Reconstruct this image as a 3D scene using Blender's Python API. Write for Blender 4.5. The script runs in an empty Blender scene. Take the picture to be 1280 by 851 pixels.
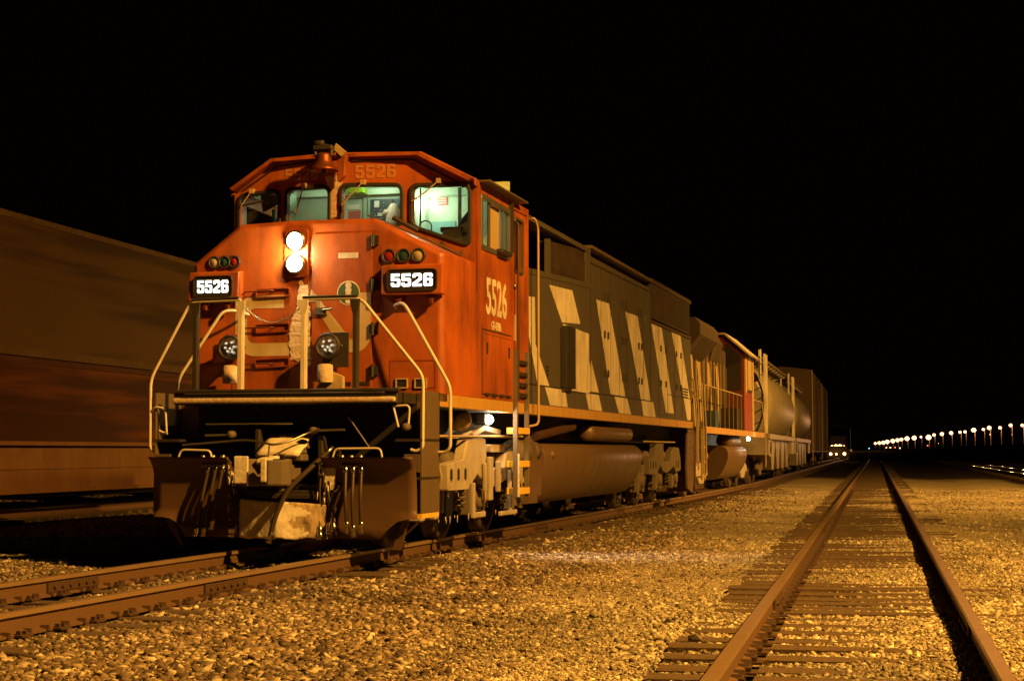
import bpy, math, random
import numpy as np
from math import sin, cos, pi, radians, atan, tan, sqrt
from mathutils import Vector, Matrix
from mathutils.geometry import tessellate_polygon
random.seed(7)
rng = np.random.default_rng(11)
scene = bpy.context.scene
col = scene.collection

# ------------------------------------------------------------------ materials
MATS = {}
def newmat(name):
    m = bpy.data.materials.new(name); m.use_nodes = True
    nt = m.node_tree; nt.nodes.clear()
    out = nt.nodes.new('ShaderNodeOutputMaterial')
    return m, nt, out
def N(nt, typ, **kw):
    n = nt.nodes.new(typ)
    for k, v in kw.items():
        if k in n.inputs.keys(): n.inputs[k].default_value = v
        else: setattr(n, k, v)
    return n
def ramp(nt, stops):
    r = nt.nodes.new('ShaderNodeValToRGB')
    e = r.color_ramp.elements
    while len(e) < len(stops): e.new(.5)
    for i, (p, c) in enumerate(stops):
        e[i].position = p; e[i].color = (c[0], c[1], c[2], 1) if hasattr(c, '__len__') else (c, c, c, 1)
    return r
def mix(nt, a, b, fac, mode='MIX'):
    m = nt.nodes.new('ShaderNodeMix'); m.data_type = 'RGBA'; m.blend_type = mode
    def put(sock, v):
        if hasattr(v, 'is_linked') or hasattr(v, 'links'): nt.links.new(v, sock)
        elif hasattr(v, '__len__'): sock.default_value = (v[0], v[1], v[2], 1)
        else: sock.default_value = v
    put(m.inputs[0], fac); put(m.inputs[6], a); put(m.inputs[7], b)
    return m.outputs[2]
def paint(name, c, rough=.45, grime=.35, gcol=(.05, .035, .02), metal=0., scale=2.2, bump=.15, streak=True, spec=.5, bscale=60, lo=.16, hi=.42):
    m, nt, out = newmat(name)
    tc = N(nt, 'ShaderNodeTexCoord')
    mp = N(nt, 'ShaderNodeMapping'); mp.inputs['Scale'].default_value = (1, 1, .22 if streak else 1)
    nt.links.new(tc.outputs['Object'], mp.inputs[0])
    n1 = N(nt, 'ShaderNodeTexNoise', Scale=scale * 2.5, Detail=8., Roughness=.65); nt.links.new(mp.outputs[0], n1.inputs['Vector'])
    n2 = N(nt, 'ShaderNodeTexNoise', Scale=scale * .6, Detail=5., Roughness=.6); nt.links.new(tc.outputs['Object'], n2.inputs['Vector'])
    mul = N(nt, 'ShaderNodeMath', operation='MULTIPLY'); nt.links.new(n1.outputs[0], mul.inputs[0]); nt.links.new(n2.outputs[0], mul.inputs[1])
    r = ramp(nt, [(lo, 0), (hi, 1)]); nt.links.new(mul.outputs[0], r.inputs[0])
    g = N(nt, 'ShaderNodeMath', operation='MULTIPLY'); nt.links.new(r.outputs[0], g.inputs[0]); g.inputs[1].default_value = grime
    b = N(nt, 'ShaderNodeBsdfPrincipled')
    nt.links.new(mix(nt, c, gcol, g.outputs[0]), b.inputs['Base Color'])
    b.inputs['Metallic'].default_value = metal
    b.inputs['Specular IOR Level'].default_value = spec
    ra = N(nt, 'ShaderNodeMath', operation='MULTIPLY_ADD'); nt.links.new(n1.outputs[0], ra.inputs[0]); ra.inputs[1].default_value = .3; ra.inputs[2].default_value = rough - .12
    nt.links.new(ra.outputs[0], b.inputs['Roughness'])
    if bump:
        n3 = N(nt, 'ShaderNodeTexNoise', Scale=float(bscale), Detail=3.); nt.links.new(tc.outputs['Object'], n3.inputs['Vector'])
        bp = N(nt, 'ShaderNodeBump', Strength=bump, Distance=.01); nt.links.new(n3.outputs[0], bp.inputs['Height']); nt.links.new(bp.outputs[0], b.inputs['Normal'])
    nt.links.new(b.outputs[0], out.inputs[0])
    MATS[name] = m; return m
def emit(name, c, s):
    m, nt, out = newmat(name)
    e = N(nt, 'ShaderNodeEmission'); e.inputs[0].default_value = (*c, 1); e.inputs[1].default_value = s
    nt.links.new(e.outputs[0], out.inputs[0]); MATS[name] = m; return m
def glass(name, tint=(.9, .95, .92), fac=.12):
    m, nt, out = newmat(name)
    t = N(nt, 'ShaderNodeBsdfTransparent'); t.inputs[0].default_value = (*tint, 1)
    g = N(nt, 'ShaderNodeBsdfGlossy'); g.inputs['Roughness'].default_value = .04
    d = N(nt, 'ShaderNodeBsdfDiffuse'); d.inputs[0].default_value = (.5, .5, .45, 1)
    tc = N(nt, 'ShaderNodeTexCoord'); n = N(nt, 'ShaderNodeTexNoise', Scale=6., Detail=4.); nt.links.new(tc.outputs['Object'], n.inputs['Vector'])
    r = ramp(nt, [(.45, 0.01), (.8, .12)]); nt.links.new(n.outputs[0], r.inputs[0])
    m1 = N(nt, 'ShaderNodeMixShader'); nt.links.new(r.outputs[0], m1.inputs[0]); nt.links.new(t.outputs[0], m1.inputs[1]); nt.links.new(d.outputs[0], m1.inputs[2])
    m2 = N(nt, 'ShaderNodeMixShader'); m2.inputs[0].default_value = fac; nt.links.new(m1.outputs[0], m2.inputs[1]); nt.links.new(g.outputs[0], m2.inputs[2])
    nt.links.new(m2.outputs[0], out.inputs[0]); MATS[name] = m; return m

RED = (.42, .10, .016)
paint('red', RED, .42, .8, (.12, .03, .012), bump=.25, scale=1.7, lo=.17, hi=.36)
paint('red2', (.28, .045, .012), .45, .7, (.12, .035, .012))
paint('white', (.68, .63, .54), .5, .6, (.24, .18, .12), lo=.18, hi=.38)
paint('cream_rail', (.68, .63, .54), .4, .35, (.2, .13, .07), scale=8)
paint('logo', (.50, .42, .24), .5, .5, (.35, .13, .04))
paint('logo_faint', (.38, .22, .08), .5, .9, (.52, .1, .02), scale=6)
paint('stripe_dark', (.082, .072, .058), .5, .55, (.06, .045, .03))
paint('yellow', (.50, .29, .06), .45, .4, (.3, .17, .05))
paint('yellow_step', (.8, .5, .06), .45, .15)
paint('black', (.028, .023, .019), .5, .4, (.06, .045, .03))
paint('plow', (.10, .052, .028), .55, .55, (.085, .055, .035), scale=1.2)
paint('olive', (.12, .085, .045), .5, .4, (.09, .06, .035))
paint('deepblack', (.012, .01, .009), .7, .3, (.03, .02, .015))
paint('grille', (.022, .012, .007), .6, .4, (.08, .05, .03))
paint('tank', (.135, .08, .045), .42, .6, (.10, .07, .045), scale=1.2)
paint('truckgrey', (.44, .39, .33), .6, .7, (.2, .15, .1), scale=3)
paint('truckdirt', (.14, .11, .08), .7, .5, (.05, .035, .025), scale=3)
paint('wheel', (.07, .05, .035), .6, .5, (.03, .02, .015))
paint('steel', (.35, .33, .3), .3, .4, (.1, .08, .06), metal=.8)
paint('chrome', (.6, .58, .52), .22, .2, (.2, .17, .12), metal=1.)
paint('bellmetal', (.26, .07, .025), .4, .6, (.10, .03, .015), metal=.7)
paint('rubber', (.025, .022, .02), .5, .2)
paint('hose', (.05, .035, .025), .35, .3)
paint('snow', (.74, .69, .62), .8, .55, (.28, .19, .12), streak=False, scale=5, bump=.8, bscale=22)
paint('scour', (.50, .38, .26), .6, 1., (.07, .04, .022), scale=9, bump=.6, bscale=25)
paint('frost', (.60, .50, .40), .85, .6, (.38, .17, .07), streak=False, scale=7, bump=.8, bscale=30)
paint('green', (.05, .09, .05), .5, .3)
paint('wallgreen', (.50, .62, .46), .5, .18, (.3, .35, .25), bump=0)
paint('wallgreen2', (.36, .47, .36), .5, .2, (.2, .25, .2), bump=0)
paint('panelblue', (.03, .06, .08), .4, .3, (.08, .14, .15), bump=0)
paint('limegreen', (.35, .55, .03), .5, .1, bump=0)
paint('panelteal', (.22, .45, .42), .5, .2, bump=0)
paint('redlabel', (.6, .12, .1), .5, .2, bump=0)
paint('paper', (.85, .78, .66), .6, .1, bump=0)
paint('seatcloth', (.05, .05, .055), .8, .2, bump=0)
paint('tan', (.42, .31, .16), .6, .3, (.25, .18, .1))
paint('skin', (.55, .3, .2), .5, .1, bump=0)
paint('shirt', (.75, .75, .7), .8, .1, bump=0)
paint('lens_red', (.25, .02, .015), .15, .1, bump=0)
paint('lens_green', (.02, .06, .07), .15, .1, bump=0)
paint('lens_clear', (.42, .36, .24), .12, .1, bump=0)
paint('rail', (.13, .072, .04), .6, .5, (.11, .06, .03), metal=.1, scale=3, streak=False, bump=.3)
paint('railhead', (.29, .20, .13), .28, .45, (.2, .12, .06), metal=.25, scale=3, streak=False, bump=.05)
paint('railshine', (.7, .66, .6), .1, .1, (.5, .45, .4), metal=1., streak=False, bump=0)
paint('tie', (.095, .062, .036), .85, .6, (.045, .03, .02), scale=5, streak=False, bump=.8, bscale=30)
paint('rust', (.06, .032, .018), .7, .5, (.06, .03, .015), scale=6, streak=False)
paint('hopper', (.27, .24, .195), .42, .6, (.13, .10, .07), spec=.6)
paint('hooddark', (.045, .030, .022), .55, .5, (.09, .06, .04))
paint('boxbrown', (.055, .024, .014), .55, .5, (.05, .03, .02))
paint('cont_grey', (.06, .032, .015), .6, .25, (.2, .14, .08))
paint('cont_red', (.035, .008, .005), .6, .4, (.1, .03, .015))
paint('well', (.15, .070, .028), .5, .4, (.25, .14, .07))
paint('post', (.008, .006, .005), .9, .3, spec=0.)
paint('bluebox', (.03, .09, .2), .5, .2)
glass('glass'); glass('sideglass', (.8, .85, .8), .25)
emit('headlight', (1., .84, .52), 40.)
emit('digits', (1., .93, .78), 3.2)
emit('glare_glow', (.85, 1., .78), 14.)
emit('whitelamp', (1., .93, .7), 22.)
paint('warm_pale', (.95, .72, .58), .8, .1, bump=0)
emit('sodium', (1., .40, .14), 8.)
emit('sodium_near', (1., .55, .2), 90.)
emit('farhead', (1., .48, .16), 11.)
emit('bluelamp', (.12, .5, 1.), 6.)
emit('redlamp', (1., .14, .04), 8.)
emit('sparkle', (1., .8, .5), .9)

# container with soft smeared dark lettering ghost
def container_mat(name, base, mark):
    m, nt, out = newmat(name)
    tc = N(nt, 'ShaderNodeTexCoord')
    mp = N(nt, 'ShaderNodeMapping'); mp.inputs['Scale'].default_value = (1, .16, 2.2); nt.links.new(tc.outputs['Object'], mp.inputs[0])
    n1 = N(nt, 'ShaderNodeTexNoise', Scale=1.1, Detail=3.); nt.links.new(mp.outputs[0], n1.inputs['Vector'])
    r = ramp(nt, [(.44, 0), (.62, 1)]); nt.links.new(n1.outputs[0], r.inputs[0])
    b = N(nt, 'ShaderNodeBsdfPrincipled'); b.inputs['Roughness'].default_value = .6
    nt.links.new(mix(nt, base, mark, r.outputs[0]), b.inputs['Base Color'])
    nt.links.new(b.outputs[0], out.inputs[0]); MATS[name] = m
container_mat('cont_top', (.064, .034, .016), (.026, .012, .005))
container_mat('cont_low', (.028, .005, .003), (.10, .028, .010))

def ground_mat():
    m, nt, out = newmat('ground')
    geo = N(nt, 'ShaderNodeNewGeometry'); pos = geo.outputs['Position']
    def noise(s, d=4., r=.6, v=None):
        n = N(nt, 'ShaderNodeTexNoise', Scale=s, Detail=d, Roughness=r); nt.links.new(v or pos, n.inputs['Vector']); return n.outputs[0]
    v1 = N(nt, 'ShaderNodeTexVoronoi', Scale=26.); nt.links.new(pos, v1.inputs['Vector'])
    v2 = N(nt, 'ShaderNodeTexVoronoi', Scale=60.); nt.links.new(pos, v2.inputs['Vector'])
    sep = N(nt, 'ShaderNodeSeparateColor'); nt.links.new(v1.outputs['Color'], sep.inputs[0])
    sep2 = N(nt, 'ShaderNodeSeparateColor'); nt.links.new(v2.outputs['Color'], sep2.inputs[0])
    av = N(nt, 'ShaderNodeMath', operation='ADD'); nt.links.new(sep.outputs[0], av.inputs[0]); nt.links.new(sep2.outputs[0], av.inputs[1])
    rr = ramp(nt, [(.1, (.24, .19, .13)), (.55, (.45, .38, .26)), (1., (.7, .63, .48))])
    h = N(nt, 'ShaderNodeMath', operation='MULTIPLY'); nt.links.new(av.outputs[0], h.inputs[0]); h.inputs[1].default_value = .5
    nt.links.new(h.outputs[0], rr.inputs[0])
    big = noise(.55, 6., .62)
    r2 = ramp(nt, [(.35, .7), (.65, 1.25)]); nt.links.new(big, r2.inputs[0])
    c = mix(nt, rr.outputs[0], r2.outputs[0], 1., 'MULTIPLY')
    # darker ballast round the tracks and yard; far zone paints in the lamplight's falloff
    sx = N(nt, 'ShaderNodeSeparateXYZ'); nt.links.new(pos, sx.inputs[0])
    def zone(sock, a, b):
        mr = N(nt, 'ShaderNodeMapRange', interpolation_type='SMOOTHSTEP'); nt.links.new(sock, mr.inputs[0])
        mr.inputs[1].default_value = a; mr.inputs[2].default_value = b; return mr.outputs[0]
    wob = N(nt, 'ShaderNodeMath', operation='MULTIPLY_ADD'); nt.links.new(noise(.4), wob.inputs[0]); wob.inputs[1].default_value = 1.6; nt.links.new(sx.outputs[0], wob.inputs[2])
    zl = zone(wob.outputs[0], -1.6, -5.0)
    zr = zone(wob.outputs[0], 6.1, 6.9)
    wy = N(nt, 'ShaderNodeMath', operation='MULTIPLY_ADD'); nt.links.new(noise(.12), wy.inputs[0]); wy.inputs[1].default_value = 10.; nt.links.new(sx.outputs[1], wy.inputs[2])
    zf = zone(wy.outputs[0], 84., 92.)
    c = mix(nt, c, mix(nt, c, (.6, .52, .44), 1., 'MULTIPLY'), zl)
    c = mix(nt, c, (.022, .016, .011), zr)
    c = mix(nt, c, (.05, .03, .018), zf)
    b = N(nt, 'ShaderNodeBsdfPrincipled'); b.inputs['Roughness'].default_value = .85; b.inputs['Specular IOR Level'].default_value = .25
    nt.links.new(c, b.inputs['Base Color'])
    hh = N(nt, 'ShaderNodeMath', operation='ADD'); nt.links.new(v1.outputs['Distance'], hh.inputs[0]); nt.links.new(v2.outputs['Distance'], hh.inputs[1])
    bp = N(nt, 'ShaderNodeBump', Strength=1., Distance=.03, invert=True); nt.links.new(hh.outputs[0], bp.inputs['Height'])
    nt.links.new(bp.outputs[0], b.inputs['Normal'])
    nt.links.new(b.outputs[0], out.inputs[0]); MATS['ground'] = m
ground_mat()
def stone_mat(name, stops, dark=1.):
    m, nt, out = newmat(name)
    geo = N(nt, 'ShaderNodeNewGeometry')
    r = ramp(nt, stops); nt.links.new(geo.outputs['Random Per Island'], r.inputs[0])
    n = N(nt, 'ShaderNodeTexNoise', Scale=30., Detail=3.); nt.links.new(geo.outputs['Position'], n.inputs['Vector'])
    r2 = ramp(nt, [(.3, .6), (.7, 1.2)]); nt.links.new(n.outputs[0], r2.inputs[0])
    nb = N(nt, 'ShaderNodeTexNoise', Scale=.55, Detail=5.); nt.links.new(geo.outputs['Position'], nb.inputs['Vector'])
    r3 = ramp(nt, [(.35, .6), (.65, 1.15)]); nt.links.new(nb.outputs[0], r3.inputs[0])
    c = mix(nt, mix(nt, r.outputs[0], r2.outputs[0], 1., 'MULTIPLY'), r3.outputs[0], 1., 'MULTIPLY')
    b = N(nt, 'ShaderNodeBsdfPrincipled'); b.inputs['Roughness'].default_value = .75
    b.inputs['Specular IOR Level'].default_value = .3
    nt.links.new(c, b.inputs['Base Color'])
    nt.links.new(b.outputs[0], out.inputs[0]); MATS[name] = m
stone_mat('stone_light', [(0, (.13, .10, .075)), (.35, (.30, .25, .18)), (.75, (.48, .42, .29)), (.97, (.76, .72, .58))])
stone_mat('stone_dark', [(0, (.07, .048, .032)), (.5, (.20, .145, .095)), (.82, (.36, .28, .19)), (.97, (.68, .60, .46))])

# ------------------------------------------------------------------ mesh builder
class MB:
    def __init__(s): s.v = []; s.f = []; s.m = []; s.sm = []; s.cuts = []
    def cut(s): s.cuts.append((len(s.v), len(s.f))); return s
    def each(s, name, mats, parent=None, bevel=0, seg=1):
        """one object for every piece closed by cut()"""
        out = []; pv = pf = 0
        for (cv, cf) in s.cuts:
            m = MB(); m.v = s.v[pv:cv]; m.f = [[i - pv for i in f] for f in s.f[pf:cf]]; m.m = s.m[pf:cf]; m.sm = s.sm[pf:cf]
            out.append(m.build(name, mats, parent, bevel, seg)); pv, pf = cv, cf
        return out
    def add(s, vs, fs, mi=0, smooth=False):
        o = len(s.v); s.v += [tuple(v) for v in vs]
        for f in fs: s.f.append([i + o for i in f]); s.m.append(mi); s.sm.append(smooth)
        return s
    def box(s, x0, x1, y0, y1, z0, z1, mi=0, rot=None):
        vs = [(x, y, z) for x in (x0, x1) for y in (y0, y1) for z in (z0, z1)]
        if rot:
            c = Vector(((x0 + x1) / 2, (y0 + y1) / 2, (z0 + z1) / 2)); R = Matrix.Rotation(rot[1], 3, rot[0])
            vs = [tuple(R @ (Vector(v) - c) + c) for v in vs]
        return s.add(vs, [(0, 1, 3, 2), (4, 6, 7, 5), (0, 4, 5, 1), (2, 3, 7, 6), (0, 2, 6, 4), (1, 5, 7, 3)], mi)
    def prism(s, poly, axis, a, b, mi=0):
        def P(u, w, t): return (t, u, w) if axis == 'x' else ((u, t, w) if axis == 'y' else (u, w, t))
        n = len(poly)
        vs = [P(u, w, a) for u, w in poly] + [P(u, w, b) for u, w in poly]
        fs = [(i, (i + 1) % n, n + (i + 1) % n, n + i) for i in range(n)]
        tri = tessellate_polygon([[Vector((u, w, 0)) for u, w in poly]])
        fs += [tuple(t) for t in tri] + [tuple(n + i for i in t[::-1]) for t in tri]
        return s.add(vs, fs, mi)
    def flat(s, poly, axis, t, mi=0):
        def P(u, w): return (t, u, w) if axis == 'x' else ((u, t, w) if axis == 'y' else (u, w, t))
        tri = tessellate_polygon([[Vector((u, w, 0)) for u, w in poly]])
        return s.add([P(u, w) for u, w in poly], [tuple(q) for q in tri], mi)
    def holed(s, outer, holes, fn, thick, mi=0):
        """panel with holes; fn(u,w,d) -> xyz with d the depth"""
        loops = [outer] + holes; flat = [p for l in loops for p in l]; n = len(flat)
        tri = tessellate_polygon([[Vector((u, w, 0)) for u, w in l] for l in loops])
        vs = [fn(u, w, 0) for u, w in flat] + [fn(u, w, thick) for u, w in flat]
        fs = [tuple(t) for t in tri] + [tuple(n + i for i in t) for t in tri]
        o = 0
        for l in loops:
            k = len(l)
            fs += [(o + i, o + (i + 1) % k, n + o + (i + 1) % k, n + o + i) for i in range(k)]; o += k
        return s.add(vs, fs, mi)
    def tube(s, path, r, n=8, mi=0, cap=True, closed=False):
        P = [Vector(p) for p in path]; k = len(P)
        rr = r if hasattr(r, '__len__') else [r] * k
        up = Vector((0, 0, 1)); prev = None; vs = []
        for i, p in enumerate(P):
            a = P[i] - P[i - 1] if i else (P[0] - P[-1] if closed else P[1] - P[0])
            b = P[i + 1] - P[i] if i < k - 1 else (P[0] - P[-1] if closed else a)
            t = (a.normalized() + b.normalized()); t = t.normalized() if t.length > 1e-6 else b.normalized()
            if prev is None:
                ref = up if abs(t.z) < .9 else Vector((1, 0, 0)); nn = (ref - t * ref.dot(t)).normalized()
            else:
                nn = prev - t * prev.dot(t); nn = nn.normalized() if nn.length > 1e-6 else t.orthogonal().normalized()
            prev = nn; bb = t.cross(nn)
            for j in range(n):
                an = 2 * pi * j / n; vs.append(tuple(p + (nn * cos(an) + bb * sin(an)) * rr[i]))
        fs = []
        for i in range(k if closed else k - 1):
            i2 = (i + 1) % k
            fs += [(i * n + j, i * n + (j + 1) % n, i2 * n + (j + 1) % n, i2 * n + j) for j in range(n)]
        s.add(vs, fs, mi, True)
        if cap and not closed:
            s.add([vs[j] for j in range(n)], [tuple(range(n))], mi); s.add([vs[(k - 1) * n + j] for j in range(n)], [tuple(range(n))], mi)
        return s
    def lathe(s, prof, base, axis, n=20, mi=0, smooth=True):
        """prof: (radius, distance along axis)"""
        ax = Vector(axis).normalized(); u = ax.orthogonal().normalized(); w = ax.cross(u); B = Vector(base)
        vs = []
        for r, t in prof:
            for j in range(n):
                a = 2 * pi * j / n; vs.append(tuple(B + ax * t + (u * cos(a) + w * sin(a)) * max(r, 1e-4)))
        fs = []
        for i in range(len(prof) - 1): fs += [(i * n + j, i * n + (j + 1) % n, (i + 1) * n + (j + 1) % n, (i + 1) * n + j) for j in range(n)]
        s.add(vs, fs, mi, smooth)
        return s
    def build(s, name, mats, parent=None, bevel=0, seg=1):
        me = bpy.data.meshes.new(name); me.from_pydata(s.v, [], s.f)
        if not isinstance(mats, (list, tuple)): mats = [mats]
        for m in mats: me.materials.append(MATS[m])
        me.polygons.foreach_set('material_index', s.m); me.polygons.foreach_set('use_smooth', s.sm)
        me.update()
        import bmesh
        bm = bmesh.new(); bm.from_mesh(me); bmesh.ops.recalc_face_normals(bm, faces=bm.faces); bm.to_mesh(me); bm.free()
        o = bpy.data.objects.new(name, me); col.objects.link(o)
        if parent: o.parent = parent
        if bevel:
            b = o.modifiers.new('edge', 'BEVEL'); b.width = bevel; b.segments = seg; b.limit_method = 'ANGLE'; b.angle_limit = radians(40)
        return o
def tag(o, label=None, cat=None, group=None, kind=None):
    if label: o['label'] = label
    if cat: o['category'] = cat
    if group: o['group'] = group
    if kind: o['kind'] = kind
    return o
def empty(name, loc=(0, 0, 0), rz=0.):
    o = bpy.data.objects.new(name, None); col.objects.link(o); o.location = loc; o.rotation_euler = (0, 0, rz); o.empty_display_size = .3; return o
def copy_tree(o, parent=None):
    c = o.copy(); col.objects.link(c); c.parent = parent
    for ch in [x for x in bpy.data.objects if x.parent == o]: copy_tree(ch, c)
    return c
def fil(path, r=.08, n=4):
    """round the corners of a polyline"""
    P = [Vector(p) for p in path]; out = [P[0]]
    for i in range(1, len(P) - 1):
        a = (P[i - 1] - P[i]); b = (P[i + 1] - P[i]); q = min(r, a.length * .45, b.length * .45)
        A = P[i] + a.normalized() * q; B = P[i] + b.normalized() * q
        for k in range(n + 1):
            t = k / n; out.append(A * (1 - t) ** 2 + P[i] * 2 * t * (1 - t) + B * t * t)
    out.append(P[-1]); return out
def roundpoly(poly, r=.05, n=4):
    k = len(poly); out = []
    for i in range(k):
        p = Vector(poly[i]); a = Vector(poly[i - 1]) - p; b = Vector(poly[(i + 1) % k]) - p; q = min(r, a.length * .45, b.length * .45)
        A = p + a.normalized() * q; B = p + b.normalized() * q
        for j in range(n + 1):
            t = j / n; v = A * (1 - t) ** 2 + p * 2 * t * (1 - t) + B * t * t; out.append((v.x, v.y))
    return out
def grow(poly, d):
    """offset a convex polygon outward by d"""
    k = len(poly); c = Vector((sum(p[0] for p in poly) / k, sum(p[1] for p in poly) / k)); out = []
    for i in range(k):
        p = Vector(poly[i]); a = (Vector(poly[i]) - Vector(poly[i - 1])); b = (Vector(poly[(i + 1) % k]) - p)
        n1 = Vector((a.y, -a.x)).normalized(); n2 = Vector((b.y, -b.x)).normalized()
        if n1.dot(p - c) < 0: n1 = -n1
        if n2.dot(p - c) < 0: n2 = -n2
        n = (n1 + n2).normalized(); v = p + n * (d / max(.4, n.dot(n1))); out.append((v.x, v.y))
    return out
def circle(cx, cy, r, n=20): return [(cx + r * cos(2 * pi * i / n), cy + r * sin(2 * pi * i / n)) for i in range(n)]

GLYPH = {
 '5': [[(0,6),(3.8,6),(3.8,4.8),(1.25,4.8),(1.25,3.9),(3.4,3.9),(4,3.3),(4,.6),(3.4,0),(.6,0),(0,.6),(0,1.9),(1.25,1.9),(1.25,1.15),(2.75,1.15),(2.75,2.75),(0,2.75)]],
 '2': [[(0,0),(4,0),(4,1.2),(1.5,1.2),(4,3.1),(4,5.4),(3.4,6),(.6,6),(0,5.4),(0,4.1),(1.25,4.1),(1.25,4.85),(2.75,4.85),(2.75,3.6),(0,1.6)]],
 '6': [[(0,.6),(.6,0),(2,0),(2,1.15),(1.25,1.15),(1.25,2.6),(2,2.6),(2,3.75),(1.25,3.75),(1.25,4.85),(2.75,4.85),(2.75,4.3),(4,4.3),(4,5.4),(3.4,6),(.6,6),(0,5.4)],
       [(2,0),(3.4,0),(4,.6),(4,3.15),(3.4,3.75),(2,3.75),(2,2.6),(2.75,2.6),(2.75,1.15),(2,1.15)]]}
def digits(mb, text, x0, z0, w, h, fn_y, mi=0, gap=1.0, axis='y', t=.004):
    cw = w / (len(text) * 4 + (len(text) - 1) * gap)
    for i, ch in enumerate(text):
        for g in GLYPH[ch]:
            mb.prism([(x0 + (i * (4 + gap) + u) * cw, z0 + v * h / 6) for u, v in g], axis, fn_y, fn_y + t, mi)
    return mb
def text_obj(name, s, mat, parent, loc, rot, size, sx=1., off=0., extrude=.002):
    cu = bpy.data.curves.new(name, 'FONT'); cu.body = s; cu.size = size; cu.offset = off; cu.extrude = extrude
    cu.align_x = 'CENTER'; cu.align_y = 'CENTER'; cu.resolution_u = 4
    t = bpy.data.objects.new(name + '_tmp', cu); col.objects.link(t)
    bpy.context.view_layer.update()
    me = bpy.data.meshes.new_from_object(t.evaluated_get(bpy.context.evaluated_depsgraph_get()))
    bpy.data.objects.remove(t); bpy.data.curves.remove(cu)
    me.materials.clear(); me.materials.append(MATS[mat]); me.name = name
    for v in me.vertices: v.co.x *= sx
    o = bpy.data.objects.new(name, me); col.objects.link(o); o.parent = parent; o.location = loc; o.rotation_euler = rot
    return o

# ------------------------------------------------------------------ camera
F = 2080.; H = 1.14; YAW = radians(12.3); PITCH = atan((563 - 425.5) / F)
cam_d = bpy.data.cameras.new('camera'); cam = bpy.data.objects.new('camera', cam_d); col.objects.link(cam)
cam_d.sensor_width = 36; cam_d.lens = F / 1280 * 36; cam_d.clip_start = .1; cam_d.clip_end = 6000
cam.location = (0, 0, H); cam.rotation_euler = (pi / 2 + PITCH, 0, YAW)
scene.camera = cam
def world_at(u, depth, z):
    """ground plan position of an image column at a camera depth"""
    l = (u - 640) / F * depth
    return (l * cos(YAW) - depth * sin(YAW), l * sin(YAW) + depth * cos(YAW), z)

# ------------------------------------------------------------------ track alignment
SL = tan(radians(2.4)); X0 = -7.20 * cos(radians(2.4)) + 17.4 * sin(radians(2.4)); Y0 = 17.4 * cos(radians(2.4)) + 7.17 * sin(radians(2.4))
def trackx(y):
    if y <= 38: return X0 + SL * (y - Y0)
    x38 = X0 + SL * (38 - Y0); t = min(y - 38, 30)
    return x38 + SL * (t - t * t / 60)
def heading(y):
    return SL if y <= 38 else (SL * max(0, 1 - (y - 38) / 30))

def rail_mesh(xf, off, y0, y1, step, mats, top=0., parent=None, name='rail', x_label=None):
    prof = [(-.036, 0), (.036, 0), (.036, -.035), (.01, -.05), (.01, -.145), (.07, -.16), (.07, -.175), (-.07, -.175), (-.07, -.16), (-.01, -.145), (-.01, -.05), (-.036, -.035)]
    ys = list(np.arange(y0, y1, step)) + [y1]; k = len(prof); vs = []; fs = []; ms = []
    for y in ys:
        for px, pz in prof: vs.append((xf(y) + off + px, y, top + pz))
    for i in range(len(ys) - 1):
        for j in range(k):
            fs.append((i * k + j, i * k + (j + 1) % k, (i + 1) * k + (j + 1) % k, (i + 1) * k + j)); ms.append(1 if j in (0, 1, 11) else 0)
    fs += [tuple(range(k)), tuple(range((len(ys) - 1) * k, len(ys) * k))]; ms += [0, 0]
    mb = MB(); mb.v = vs; mb.f = [list(f) for f in fs]; mb.m = ms; mb.sm = [False] * len(fs)
    return mb.build(name, mats, parent)

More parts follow.
